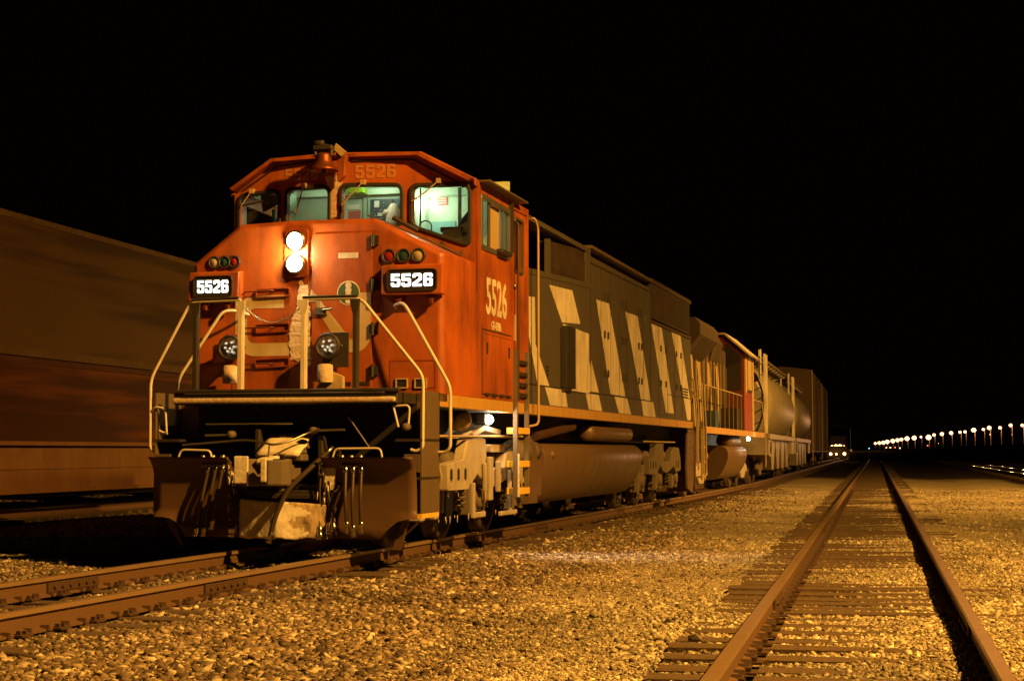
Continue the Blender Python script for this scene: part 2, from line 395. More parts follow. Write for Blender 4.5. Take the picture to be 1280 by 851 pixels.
GA = .735
def make_track(name, label, xf, hf, y0, y1, tie_top=-.172, half=1.3, shine='railhead', group=None, ntie=100, joints=(), anchors=None, spacing=.53, jitter=.03):
    t = empty(name, (0, 0, 0)); tag(t, label, 'railway track', group)
    st = 2.0
    for s in (-1, 1): rail_mesh(xf, s * GA, y0, y1, st, ['rail', shine], parent=t)
    ys = np.arange(y0, y1, spacing)
    tiem = []
    for v in range(5):
        w = .11 + random.uniform(-.012, .012); mb = MB()
        n = 7; L = half + random.uniform(-.05, .05)
        vs = []; fs = []
        for i in range(n):
            x = -L + 2 * L * i / (n - 1)
            for (yy, zz) in ((-w, -.12), (w, -.12), (w, -.012), (w - .02, 0), (-w + .02, 0), (-w, -.012)):
                vs.append((x, yy + random.uniform(-.006, .006), zz + random.uniform(-.006, .003)))
        for i in range(n - 1): fs += [(i * 6 + j, i * 6 + (j + 1) % 6, (i + 1) * 6 + (j + 1) % 6, (i + 1) * 6 + j) for j in range(6)]
        fs += [tuple(range(6)), tuple(range((n - 1) * 6, n * 6))]
        mb.add(vs, fs); o = mb.build('sleeper', 'tie', t); tiem.append(o)
    near = [y for y in ys if y > 6][:ntie]; rest = [y for y in ys if y <= 6 or y > near[-1]]
    for i, y in enumerate(near):
        if i < 5: o = tiem[i]
        else: o = tiem[random.randrange(5)].copy(); col.objects.link(o); o.parent = t
        o.location = (xf(y) + random.uniform(-.06, .06), y + random.uniform(-jitter, jitter), tie_top + random.uniform(-.026, .006))
        o.rotation_euler = (random.uniform(-.01, .01), 0, -hf(y) + random.uniform(-.03, .03))
    if len(rest):
        mb = MB()
        for y in rest: mb.box(xf(y) - half, xf(y) + half, y - .11, y + .11, tie_top - .12, tie_top)
        tag(mb.build('sleeper', 'tie', t), kind='stuff')
    mb = MB()
    for y in near:
        for s in (-1, 1):
            x = xf(y) + s * GA
            for d in (-1, 1):
                mb.box(x + d * .072, x + d * .135, y - .08, y + .08, tie_top + .003, tie_top + .018)
                mb.box(x + d * .066, x + d * .10, y - .05, y - .02, tie_top + .01, tie_top + .045)
                mb.box(x + d * .066, x + d * .10, y + .03, y + .06, tie_top + .01, tie_top + .04)
                # rail anchor clipped to the base
                for q in (-.15, .15):
                    yy = y + q; a = x + d * .012
                    mb.prism([(yy - .022, -.168), (yy + .022, -.168), (yy + .008, -.130), (yy - .008, -.130)], 'x', min(a, a + d * .065), max(a, a + d * .065))
    tag(mb.build('rail_fastening', 'rust', t), kind='stuff')
    for (s, y) in joints:
        mb = MB(); x = xf(y) + s * GA
        for d in (-1, 1):
            mb.box(x + d * .0105, x + d * .034, y - .46, y + .46, -.142, -.052, rot=('Z', -hf(y)))
            for q in (-.36, -.22, -.08, .08, .22, .36):
                mb.lathe([(.018, .034), (.018, .055), (.0, .056)], (x - SL * 0 + hf(y) * q, y + q, -.097), (d, 0, 0), 6, smooth=False)
        mb.build('joint_bar', 'rust', t, .004)
    return t
track_main = make_track('railway_track', 'railway track with rusty rails that the zebra striped locomotive stands on', trackx, heading, 4, 330, tie_top=-.176, joints=((1, Y0 - 3.2), (-1, Y0 - 3.3), (1, Y0 + 9.)), jitter=.05)
BX = -.10
track_b = make_track('railway_track', 'empty railway track on dark worn sleepers running away at the right', lambda y: BX, lambda y: 0., 4, 400, tie_top=-.176, joints=((-1, 14.1), (1, 12.4), (-1, 27.)), spacing=.5)
track_c = make_track('railway_track', 'railway track under the double stacked container wagon', lambda y: -17.35, lambda y: 0., 14, 140, shine='railshine', ntie=30)
yl = ['dark yard track nearest to the bright gravel at far right', 'dark yard track in the middle of the three at far right', 'dark yard track farthest out below the row of lamps']
for i, xx in enumerate((7.9, 12.4, 16.9)):
    make_track('railway_track', yl[i], (lambda y, a=xx: a), lambda y: 0., 30, 420, shine='railshine', ntie=20, group='dark yard tracks at the right')

# ------------------------------------------------------------------ ground
def gz(x, y):
    z = -.235 + .018 * np.sin(x * 1.7 + .6 * np.sin(y * .8)) + .015 * np.sin(y * 1.1 + x * .5)
    for cx in (BX,):
        d = np.abs(x - cx)
        z = np.where(d < 1.6, z + .035 * np.clip((1.6 - d) / .4, 0, 1), z)
    d = np.abs(x - np.interp(y, [0, 38, 53, 68, 4000], [trackx(0), trackx(38), trackx(53), trackx(68), trackx(68)]))
    z = z + .042 * np.clip((2.6 - d) / 1.2, 0, 1) - .012 * np.clip((1.5 - d) / .3, 0, 1)
    return z
def grid_ground():
    xs = np.concatenate([[-3000, -600, -150, -60, -30], np.arange(-20, 8.01, .25), [12, 20, 40, 150, 600, 3000]])
    ys = np.concatenate([[-200, -40, 0], np.arange(6, 60, .3), np.arange(60, 130, 3.), [160, 260, 600, 1500, 5000]])
    X, Y = np.meshgrid(xs, ys, indexing='ij'); Z = gz(X, Y)
    Z = np.where((np.abs(X) > 25) | (Y > 150), -.24, Z)
    vs = np.stack([X, Y, Z], -1).reshape(-1, 3); ny = len(ys)
    fs = [(i * ny + j, (i + 1) * ny + j, (i + 1) * ny + j + 1, i * ny + j + 1) for i in range(len(xs) - 1) for j in range(ny - 1)]
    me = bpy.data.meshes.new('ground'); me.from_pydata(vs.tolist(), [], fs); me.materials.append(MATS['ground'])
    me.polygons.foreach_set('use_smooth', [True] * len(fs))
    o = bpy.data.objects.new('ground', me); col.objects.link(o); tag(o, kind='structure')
grid_ground()

def icos():
    p = (1 + 5 ** .5) / 2
    v = np.array([(-1, p, 0), (1, p, 0), (-1, -p, 0), (1, -p, 0), (0, -1, p), (0, 1, p), (0, -1, -p), (0, 1, -p), (p, 0, -1), (p, 0, 1), (-p, 0, -1), (-p, 0, 1)], float)
    v /= np.linalg.norm(v[0])
    f = np.array([(0, 11, 5), (0, 5, 1), (0, 1, 7), (0, 7, 10), (0, 10, 11), (1, 5, 9), (5, 11, 4), (11, 10, 2), (10, 7, 6), (7, 1, 8), (3, 9, 4), (3, 4, 2), (3, 2, 6), (3, 6, 8), (3, 8, 9), (4, 9, 5), (2, 4, 11), (6, 2, 10), (8, 6, 7), (9, 8, 1)])
    return v, f
def stones(name, mat, X, Y, Zb, S, label):
    n = len(X); v, f = icos()
    V = v[None] * (1 + rng.uniform(-.2, .34, (n, 12, 1)))
    for _ in range(4):
        d = rng.normal(0, 1, (n, 3)); d /= np.linalg.norm(d, axis=1)[:, None]
        s_ = np.einsum('nij,nj->ni', V, d); V = V - np.maximum(s_ - .62, 0)[..., None] * d[:, None]
    V = V * np.stack([rng.uniform(.9, 1.7, n), rng.uniform(.75, 1.2, n), rng.uniform(.35, .75, n)], -1)[:, None]
    a = rng.uniform(0, 2 * pi, n); tx = rng.normal(0, .35, n); ty = rng.normal(0, .35, n)
    c, s = np.cos(tx), np.sin(tx); y = V[..., 1] * c[:, None] - V[..., 2] * s[:, None]; z = V[..., 1] * s[:, None] + V[..., 2] * c[:, None]; x = V[..., 0]
    c, s = np.cos(ty), np.sin(ty); x, z = x * c[:, None] + z * s[:, None], -x * s[:, None] + z * c[:, None]
    c, s = np.cos(a), np.sin(a); x, y = x * c[:, None] - y * s[:, None], x * s[:, None] + y * c[:, None]
    V = np.stack([x, y, z], -1) * S[:, None, None] + np.stack([X, Y, Zb + S * .12], -1)[:, None]
    Fc = (f[None] + (np.arange(n) * 12)[:, None, None]).reshape(-1, 3)
    me = bpy.data.meshes.new(name); me.vertices.add(n * 12); me.vertices.foreach_set('co', V.astype(np.float32).ravel())
    nf = len(Fc); me.loops.add(nf * 3); me.loops.foreach_set('vertex_index', Fc.astype(np.int32).ravel())
    me.polygons.add(nf); me.polygons.foreach_set('loop_start', np.arange(0, nf * 3, 3, dtype=np.int32))
    me.materials.append(MATS[mat]); me.update(calc_edges=True)
    o = bpy.data.objects.new(name, me); col.objects.link(o); tag(o, label, 'gravel', kind='stuff'); return o
def scatter(n, d0, d1, power=1.):
    """random ground positions in the wedge the picture looks over, a little wider on both sides"""
    d = d0 * (d1 / d0) ** rng.uniform(0, 1, n) if power == 0 else np.sqrt(rng.uniform(d0 ** 2, d1 ** 2, n))
    l = rng.uniform(-.36, .43, n) * d
    return l * cos(YAW) - d * sin(YAW), l * sin(YAW) + d * cos(YAW), d
XS, YS, DS = [], [], []
for (n, a, b) in ((180000, 8.4, 15), (128000, 15, 26), (84000, 26, 58)):
    x, y, d = scatter(n, a, b); XS.append(x); YS.append(y); DS.append(d)
X = np.concatenate(XS); Y = np.concatenate(YS); D = np.concatenate(DS)
tx = np.interp(Y, [0, 38, 53, 68], [trackx(0), trackx(38), trackx(53), trackx(68)])
blob = np.sin(X * 1.3 + Y * .35) + np.sin(Y * .9 - X * .6) * .7
S = np.exp(rng.normal(np.log(.0098), .50, len(X)))
darkz = X + blob * .25 < -2.7 - rng.uniform(-.9, .9, len(X))
S = np.where(darkz, S * 1.32, S); S = np.where(D > 16, S * 1.1, S); S = np.where(D > 27, S * 1.25, S)
fine = (X + blob * .22 > -3.1) & (X + blob * .3 < -1.7); S = np.where(fine, S * .68, S)
S = np.clip(S, .006, .045)
Zb = gz(X, Y)
inb = np.abs(X - BX) < 1.35
keep = (X < 5.7) & (np.abs(np.abs(X - BX) - GA) > .10) & (np.abs(np.abs(X - tx) - GA) > .09)
# fewer stones lie on the sleepers of the right-hand track
fr = ((Y - 4) % .5); tieb = (fr < .12) | (fr > .38)
keep &= ~(inb & tieb & (rng.uniform(0, 1, len(X)) < .42))
keep &= ~(inb & (rng.uniform(0, 1, len(X)) < .25))
int_ = np.abs(X - tx) < 1.32; fr2 = ((Y - 4) % .53); keep &= ~(int_ & ((fr2 < .13) | (fr2 > .40)) & (rng.uniform(0, 1, len(X)) < .72))
X, Y, Zb, S, darkz, inb = X[keep], Y[keep], Zb[keep], S[keep], darkz[keep], inb[keep]
S = np.where(inb, np.minimum(S, .028), S)
stones('ballast', 'stone_dark', X[darkz], Y[darkz], Zb[darkz], S[darkz], 'coarse brown ballast stones lying beside the locomotive track')
stones('gravel', 'stone_light', X[~darkz], Y[~darkz], Zb[~darkz], S[~darkz], 'fine pale yellowish gravel between the two tracks')

# ------------------------------------------------------------------ rolling stock helpers
def make_truck(parent, yc, label=None, axles=(-2.03, 0, 2.08), frame='truckgrey', side_only=False, fz=1.0):
    """six-wheel locomotive truck as one part; frames, wheels, springs, cylinders are its pieces"""
    mb = MB()
    for s in (-1, 1):
        x0, x1 = (1.25, 1.40) if s > 0 else (-1.40, -1.25)
        y = yc
        # long cast side frame with its raised ends and gussets
        poly = [(y - 1.62, .66), (y - 1.66, .98), (y - .98, 1.03), (y - .80, 1.27), (y + .02, 1.30), (y + .12, .90), (y + .95, .92), (y + 1.05, 1.10), (y + 1.5, 1.22), (y + 2.1, 1.20), (y + 2.3, 1.0), (y + 2.35, .70), (y + 1.7, .66), (y + 1.45, .80), (y + .5, .66), (y + .02, .70), (y - .35, .84), (y - .75, .66)]
        mb.prism(poly, 'x', x0, x1)
        for (a, b) in ((y - 1.75, .06), (y - 1.45, .06), (y - 1.12, .06)):
            pass
        mb.cut()
    bo = MB(); bo.box(-1.24, 1.24, yc - .3, yc + .3, .62, .95); fr = bo.build('truck', 'truckdirt', parent, .02)
    mb.each('side_frame', frame, fr, .02, 2)
    if label: fr['label'] = label
    # dark oval lightening holes seen on the frame ends
    mb = MB()
    for s in (-1, 1):
        x = 1.402 * s
        for yy in (yc - 1.52, yc - 1.22, yc - .92, yc + 1.7, yc + 2.0):
            mb.prism([(yy - .045, .80), (yy - .045, .90), (yy, .93), (yy + .045, .90), (yy + .045, .80), (yy, .77)], 'x', *sorted((x, x + s * .004))); mb.cut()
    mb.each('frame_opening', 'deepblack', fr)
    # pedestals and journal boxes
    for s in (-1, 1):
        for a in axles:
            mb = MB(); y = yc + a; x0, x1 = (1.12, 1.30) if s > 0 else (-1.30, -1.12)
            mb.box(x0, x1, y - .34, y - .2, .32, .86); mb.cut(); mb.box(x0, x1, y + .2, y + .34, .32, .86); mb.cut()
            mb.each('pedestal', frame if a < 0 else 'truckdirt', fr, .015)
            mb = MB()
            mb.box(x0 - .02 * s * 0, x1, y - .17, y + .17, .36, .70); mb.lathe([(.0, .06), (.11, .06), (.14, 0), (.14, -.05)], ((x1 if s > 0 else x0), y, .53), (s, 0, 0), 16)
            mb.build('journal_box', 'truckdirt', fr, .015)
            mb = MB()
            for q in (-.22, .22):
                pts = [((1.2 * s) + .06 * cos(t * 2 * pi), y + q * 2.0 + .06 * sin(t * 2 * pi), .42 + .28 * t / 4.) for t in np.linspace(0, 4, 49)]
                mb.tube(pts, .014, 6); mb.cut()
            mb.each('spring', 'truckdirt', fr)
    for a in axles:
        y = yc + a
        for s in (-1, 1):
            mb = MB()
            mb.lathe([(.0, -.02), (.15, -.02), (.16, .02), (.40, .03), (.42, .06), (.50, .06), (.508, .0), (.508, -.07), (.535, -.08), (.535, -.11), (.40, -.11), (.0, -.08)], (s * .76, y, .508), (s, 0, 0), 40)
            mb.build('wheel', 'wheel', fr)
        MBx = MB(); MBx.lathe([(.09, 0), (.09, 1.4)], (-.7, y, .508), (1, 0, 0), 12); MBx.build('axle', 'wheel', fr)
    for s in (-1, 1):
        for q in (-1.0, 1.05):
            mb = MB()
            mb.lathe([(.0, -.2), (.10, -.2), (.12, -.17), (.12, .16), (.05, .19), (.02, .19), (.02, .5), (0, .5)], (s * 1.16, yc + q, 1.02), (0, 1, 0), 16)
            mb.build('brake_cylinder', 'truckdirt', fr)
        for a in axles:
            for q in (-.58, .58):
                mb = MB(); y = yc + a + q
                mb.box(*sorted((s * .93, s * 1.02)), y - .035, y + .035, .36, .95, rot=('X', .06 if q > 0 else -.06))
                mb.box(*sorted((s * .72, s * .84)), y - .05 * (1 if q < 0 else -1) - .05, y + .05, .34, .62)
                mb.build('brake_hanger', frame, fr, .01)
    return fr

def coupler(parent, y, sgn=-1, z=.88, snow=False, mat='truckdirt'):
    mb = MB()
    mb.box(-.11, .11, min(y, y - sgn * .6), max(y, y - sgn * .6), z - .09, z + .09)
    y1 = y + sgn * .02
    # head seen from above: guard arm on one side, knuckle on the other
    P = lambda pts: [(a, y + sgn * b) for a, b in pts]
    mb.prism(P([(-.12, 0), (.14, 0), (.2, .12), (.2, .22), (.08, .26), (-.02, .20), (-.12, .22), (-.24, .36), (-.31, .34), (-.27, .14)]), 'z', z - .15, z + .15)
    o = mb.build('coupler', mat, parent, .02, 2)
    mb = MB()
    mb.prism(P([(.04, .24), (.18, .2), (.24, .28), (.21, .40), (.06, .46), (-.03, .42), (-.02, .36), (.08, .35), (.11, .29)]), 'z', z - .14, z + .14)
    mb.build('knuckle', mat, o, .02, 2)
    mb = MB(); mb.lathe([(.028, -.19), (.028, .19), (.04, .19), (.04, .21), (0, .21)], (.15, y + sgn * .28, z), (0, 0, 1), 10); mb.build('knuckle_pin', mat, o)
    return o

def sag(p0, p1, d, n=14, out=(0, 0, 0)):
    a, b = Vector(p0), Vector(p1); r = []
    for i in range(n + 1):
        t = i / n; k = 4 * t * (1 - t); p = a.lerp(b, t) + Vector(out) * k; p.z -= d * k; r.append(p)
    return r

# ------------------------------------------------------------------ lead locomotive
TH = radians(2.4)
loco = empty('locomotive', (X0, Y0, 0), -TH)
tag(loco, 'leading orange locomotive numbered 5526 with cream zebra stripes and both headlights lit', 'locomotive', 'locomotives')
L = loco
NY = 1.0
# ---- pilot and plow
mb = MB()
def wing(sgn, xi, xo):
    # curved plow sheet: lip rolled forward on top, wheel notch at the lower outer corner
    prof = [(-.20, 1.07), (-.14, 1.03), (-.08, .96), (-.035, .86), (-.01, .7), (0, .5), (-.01, .3), (-.03, .17)]
    xs = np.linspace(0, 1, 11); vs = []; fs = []
    for t in (0, .02):
        for u in xs:
            x = xi + (xo - xi) * u
            for (yy, zz) in prof:
                ub = 0.
                low = .17
                k = (abs(x) - 1.2) / .4
                if k > 0: low = .17 + .22 * min(1, sqrt(max(0, 1 - (1 - min(k / .7, 1)) ** 2)))
                z = max(zz, low)
                bend = -.1 * max(0, (abs(x) - 1.4) / .2) * 0
                vs.append((x, yy + t + bend + .10 * (abs(x) - .55) ** 2 * 0, z))
    k = len(prof); m = len(xs)
    for t in (0, 1):
        o = t * m * k
        for i in range(m - 1):
            for j in range(k - 1): fs.append((o + i * k + j, o + i * k + j + 1, o + (i + 1) * k + j + 1, o + (i + 1) * k + j))
    for i in range(m - 1):
        for j in (0, k - 1): fs.append((i * k + j, (i + 1) * k + j, m * k + (i + 1) * k + j, m * k + i * k + j))
    for j in range(k - 1):
        for i in (0, m - 1): fs.append((i * k + j, i * k + j + 1, m * k + i * k + j + 1, m * k + i * k + j))
    mb.add(vs, fs, 0, True)
wing(1, .50, 1.56); mb.cut(); wing(-1, -.60, -1.57); mb.cut(); mb.each('plow_wing', 'plow', L); mb = MB()
# slanting inner cheeks beside the coupler pocket
mb.prism([(-.62, .17), (-.6, 1.0), (-.52, 1.0), (-.38, .55), (-.42, .17)], 'y', .02, .05)
mb.cut(); mb.prism([(.52, .17), (.5, 1.0), (.44, .95), (.34, .6), (.42, .17)], 'y', .02, .05); mb.cut()
mb.each('plow_cheek', 'plow', L)
# centre plow nose: a shallow V plate, packed snow on one side and scoured rusty streaks on the other
mb = MB(); n = 44; k = 16; vs = []; fs = []; mi = []
for i in range(n + 1):
    u = i / n; x = -.50 + 1.04 * u
    for j in range(k + 1):
        w = j / k; top = .60 - .05 * u + .004 * sin(x * 9); bot = .155 + .02 * abs(sin(x * 11 + 1)) + random.uniform(-.006, .006)
        z = bot + (top - bot) * w
        y = -.06 - .17 * (1 - abs(x) / .56) + random.uniform(-.0035, .0035) - .012 * max(0, sin(x * 17 + w * 2)) * (1 - w)
        vs.append((x, y, z))
for i in range(n):
    for j in range(k): fs.append((i * (k + 1) + j, i * (k + 1) + j + 1, (i + 1) * (k + 1) + j + 1, (i + 1) * (k + 1) + j))
mb.add(vs, fs, 0, True)
xe = lambda i: -.50 + 1.04 * (i + .5) / n
mb.m = [0 if (xe(q // k) < .20 + .10 * sin((q % k) * .7) + .07 * random.random()) else 1 for q in range(n * k)]
o = mb.build('plow_nose', ['snow', 'scour'], L); o['label'] = 'packed snow on the middle of the plow with scoured metal beside it'
sm = o.modifiers.new('t', 'SOLIDIFY'); sm.thickness = .03
mb = MB(); mb.box(-.62, .6, -.02, .0, .60, .66); mb.box(-.66, .62, -.0, .10, .62, .70); mb.build('plow_beam', 'black', L, .01)
mb = MB()
mb.prism([(1.24, .05), (1.36, .37), (1.44, .37), (1.34, .05)], 'y', .1, .13); mb.cut(); mb.prism([(-1.5, .37), (-1.3, .06), (-1.26, .06), (-1.4, .37)], 'y', .1, .13); mb.cut()
mb.each('rail_guard', 'plow', L)
# bulkhead behind the plow, under the deck
mb = MB()
mb.box(-1.36, 1.34, .66, .70, .45, 1.655)
mb.prism([(.20, 1.1), (.66, 1.60), (.66, .7), (.2, .7)], 'x', .55, .57); mb.prism([(.20, 1.1), (.66, 1.60), (.66, .7), (.2, .7)], 'x', -.62, -.60)
mb.build('end_bulkhead', 'deepblack', L)
mb = MB()
mb.box(-.36, .40, .1, .66, .70, .76); mb.box(-.40, -.34, .1, .66, .66, 1.38); mb.box(.36, .42, .1, .66, .66, 1.30)
mb.build('draft_pocket', 'black', L, .01)
coupler(L, -.14, -1, .90)
mb = MB()
def lump(x0, x1, y0, y1, z0, z1, mi=0, nn=7, r=.012):
    vs = []; fs = []
    for i in range(nn):
        for j in range(nn):
            u = i / (nn - 1); w = j / (nn - 1); e = min(u, 1 - u, w, 1 - w)
            vs.append((x0 + (x1 - x0) * u + random.uniform(-r, r), y0 + (y1 - y0) * w, z0 + (z1 - z0) * w + min(.02, e * .2) + random.uniform(-r, r) * .4))
    for i in range(nn - 1):
        for j in range(nn - 1): fs.append((i * nn + j, i * nn + j + 1, (i + 1) * nn + j + 1, (i + 1) * nn + j))
    mb.add(vs, fs, mi, True)
lump(-.31, .22, -.12, .34, 1.10, 1.34)          # top of the draft pocket
lump(-.14, .02, -.47, -.12, 1.03, 1.07)
o = mb.build('coupler_snow', 'snow', L); sm = o.modifiers.new('t', 'SOLIDIFY'); sm.thickness = .04; sm.offset = -1
mb = MB(); mb.box(-.30, .22, -.02, .4, 1.02, 1.10); mb.prism([(-.02, 1.1), (.40, 1.1), (.40, 1.34)], 'x', -.28, .20); mb.build('coupler_housing', 'truckdirt', L, .015)
mb = MB(); mb.box(-.37, -.20, -.535, -.51, .78, 1.08); mb.build('coupler_frost', 'snow', L, .02, 2)
mb = MB(); mb.box(-.02, .05, -.625, -.6, .80, 1.06); mb.build('coupler_frost', 'snow', L, .02, 2)
# uncoupling rods and levers
mb = MB()
mb.tube(fil([(-1.25, .02, 1.20), (-.72, .0, 1.24), (-.42, -.06, 1.26), (-.2, -.16, 1.23), (.0, -.3, 1.2), (.14, -.2, 1.24), (.3, -.02, 1.34), (.42, .0, 1.38)], .1), .013, 6)
mb.tube([(-.05, -.3, 1.2), (-.06, -.32, 1.02)], .011, 6)
mb.tube([(-1.0, .1, 1.44), (.06, .1, 1.445)], .012, 6); mb.tube([(-1.0, .08, 1.31), (-.65, .08, 1.315)], .014, 6); mb.tube([(.34, .05, 1.36), (.7, .05, 1.37)], .014, 6)
mb.tube([(.72, .1, 1.52), (1.0, .05, 1.16)], .009, 6)
mb.build('uncoupling_lever', 'steel', L)
mb = MB()
for x, z in ((-.66, 1.32), (.33, 1.36), (1.42, 1.40)):
    mb.lathe([(.0, -.05), (.045, -.05), (.045, .03), (.02, .05), (0, .05)], (x, .04, z), (0, -1, 0), 10); mb.cut()
mb.each('air_valve', 'truckdirt', L)
# hanging hoses with bright metal ends
def hose(path, r=.021, name='air_hose', tip=True):
    mb = MB(); P = fil(path, .12, 5); mb.tube(P, r, 8)
    o = mb.build(name, 'hose', L)
    if tip:
        mb = MB(); a = Vector(P[-2]); b = Vector(P[-1]); d = (b - a).normalized()
        mb.lathe([(.018, -.07), (.03, -.06), (.03, .0), (.024, .01), (.03, .03), (.034, .06), (.0, .065)], b, d, 10); mb.build('hose_end', 'chrome', o)
        mb = MB(); a = Vector(P[0]); mb.lathe([(.0, -.03), (.03, -.03), (.03, .07), (.022, .09)], a, (Vector(P[1]) - a), 10); mb.build('hose_end', 'chrome', o)
for x0, x1, z1 in ((-.86, -.99, .24), (-.77, -.90, .24), (-.69, -.80, .32)):
    hose([(x0, -.10, .98), ((x0 + x1) / 2 + .01, -.17, .6), (x1, -.13, z1)])
for x0, x1, z1 in ((.77, .80, .30), (.86, .875, .26), (.955, .965, .30)):
    hose([(x0, -.10, .98), ((x0 + x1) / 2 + .015, -.2, .6), (x1, -.13, z1)])
hose([(.56, .0, 1.16), (.44, -.1, 1.02), (.30, -.22, .86), (.16, -.3, .70), (.04, -.34, .42), (-.02, -.33, .19)], .03, 'brake_pipe')
for k in range(5):
    x0 = .46 + .05 * k; hose([(x0, -.03, .95 - .05 * k), (x0 + random.uniform(-.06, .1), -.09, .68), (x0 + random.uniform(-.1, .06), -.06, .45), (x0 + random.uniform(-.06, .08), -.10, .22 + .03 * k)], .012 + .004 * (k % 2))
for k in range(3):
    x0 = -.66 + .04 * k; hose([(x0, -.03, .92), (x0 + .08, -.09, .6), (x0 + random.uniform(-.02, .08), -.09, .24)], .013)
mb = MB()
for sgn, a, b in ((-1, -1.0, -.62), (1, .66, 1.02)):
    mb.box(a, b, -.06, -.02, .985, 1.02); mb.box(a + .05, b - .05, -.13, -.02, .955, .985)
    for x in np.linspace(a + .06, b - .08, 3): mb.lathe([(.03, 0), (.03, .07), (.0, .07)], (x, -.09, 1.02), (0, 0, 1), 8)
mb.build('hose_bracket', 'steel', L, .005)
# frosty clutter hanging next to the pocket
mb = MB()
for k in range(70):
    x = random.choice((random.uniform(.42, .66), random.uniform(-.66, -.52))); z = random.uniform(.2, .95) ** 1.15; h = random.uniform(.03, .09); r = random.uniform(.005, .016)
    mb.lathe([(r * .4, 0), (r, h * .6), (r * .6, h)], (x, -.05 + random.uniform(-.05, .02), z), (random.uniform(-.2, .2), 0, 1), 5)
mb.build('icicles', 'snow', L)['kind'] = 'stuff'
mb = MB(); mb.box(.50, .64, -.075, -.045, .70, .96); mb.build('frosted_box', 'snow', L, .02, 2)
# grab irons on the plow and beside the steps
def rod(name, path, r, mat, rr=.06, n=8):
    mb = MB(); mb.tube(fil(path, rr), r, n); return mb.build(name, mat, L)
rod('grab_iron', [(-1.24, -.12, 1.04), (-1.20, -.12, 1.15), (-.84, -.12, 1.14), (-.82, -.12, 1.04)], .013, 'cream_rail')
rod('grab_iron', [(.62, -.12, 1.05), (.65, -.12, 1.16), (1.18, -.12, 1.165), (1.20, -.12, 1.05)], .013, 'cream_rail')
rod('grab_iron', [(.98 + .27, .1, 1.63), (1.45, .08, 1.64), (1.43, .08, 1.38)], .013, 'cream_rail')
rod('grab_iron', [(1.25, .1, 1.63), (1.31, .1, 1.40)], .013, 'cream_rail')
rod('grab_iron', [(-1.66, .05, 1.58), (-1.60, .02, 1.64), (-1.47, .02, 1.62), (-1.45, .02, 1.34), (-1.5, .05, 1.33)], .013, 'cream_rail')
rod('grab_iron', [(-1.68, .05, 1.58), (-1.62, .1, 1.38), (-1.5, .15, 1.33)], .012, 'cream_rail')
# ---- deck, step wells
mb = MB(); mb.box(-1.36, 1.33, .0, 1.0, 1.66, 1.79); mb.build('front_deck', 'black', L, .01)
mb = MB(); mb.box(-1.35, 1.32, -.06, -.002, 1.675, 1.735); mb.build('deck_lip', 'frost', L, .02, 2)['label'] = 'frosted pale front edge of the deck'
mb = MB(); mb.box(-1.36, 1.36, -.03, .05, 1.792, 1.83); mb.box(-1.2, 1.2, -.075, -.03, 1.765, 1.79); mb.build('deck_edge', 'black', L, .008)
mb = MB()
for s in (-1, 1):
    mb.box(*sorted((s * 1.585, s * 1.61)), .03, .68, .45, 1.80); mb.box(*sorted((s * 1.34, s * 1.585)), .66, .69, .45, 1.80)
    mb.box(*sorted((s * 1.40, s * 1.585)), .03, .05, .9, 1.10); mb.cut()
mb.each('step_side_plate', 'olive', L, .004)
for s in (-1, 1):
    for k, z in enumerate((.40, .82, 1.24)):
        mb = MB(); mb.box(*sorted((s * 1.30, s * 1.61)), .03, .66, z, z + (.05 if k == 0 else .03)); mb.build('step', 'yellow_step' if k == 0 else 'black', L)
mb = MB()
for s in (-1, 1): mb.box(*sorted((s * 1.34, s * 1.6)), .66, 1.0, 1.70, 1.79); mb.cut()
mb.each('side_deck', 'black', L)

# ---- sill
for s in (-1, 1):
    mb = MB(); mb.box(*sorted((s * 1.50, s * 1.60)), .70, 20.05, 1.64, 1.785)
    for y in np.arange(1.5, 20, 2.03): mb.box(*sorted((s * 1.6, s * 1.608)), y - .01, y + .01, 1.65, 1.775)
    mb.build('side_sill', 'yellow', L, .006)
mb = MB(); mb.box(-1.1, 1.1, .7, 20.0, 1.30, 1.64); mb.box(-.6, .6, .8, 20.7, 1.0, 1.35); mb.box(-1.5, 1.5, 1.0, 20.6, 1.64, 1.78)
mb.build('underframe', 'deepblack', L)

# ---- nose
outline = [(-1.62, 1.79), (-1.62, 3.40), (-1.03, 3.85), (-.3, 3.88), (.70, 3.87), (1.55, 3.44), (1.56, 1.79)]
mb = MB()
# front face ring slightly inset so the vertical edges round over
ci = [(-1.58, 1.79), (-1.58, 3.37), (-1.01, 3.81), (-.3, 3.84), (.69, 3.83), (1.50, 3.41), (1.50, 1.79)]
n = len(outline)
c0 = [(x, NY, z) for x, z in ci]; c1 = [(x, NY + .05, z) for x, z in outline]; c2 = [(x + (0 if x < 0 else .04 if x > 1.5 else 0), 2.05, z + .0) for x, z in outline]
vs = c0 + c1 + c2
fs = [tuple(range(n))]
for a in (0, n):
    for i in range(n - 1): fs.append((a + i, a + i + 1, a + n + i + 1, a + n + i))
mb.add(vs, fs)
nose = mb.build('nose', 'red', L, .025, 3)
# cab front walls, V plan with a centre post
front = lambda u, w, d: (u, yfront(u) + d, w)
mb = MB()
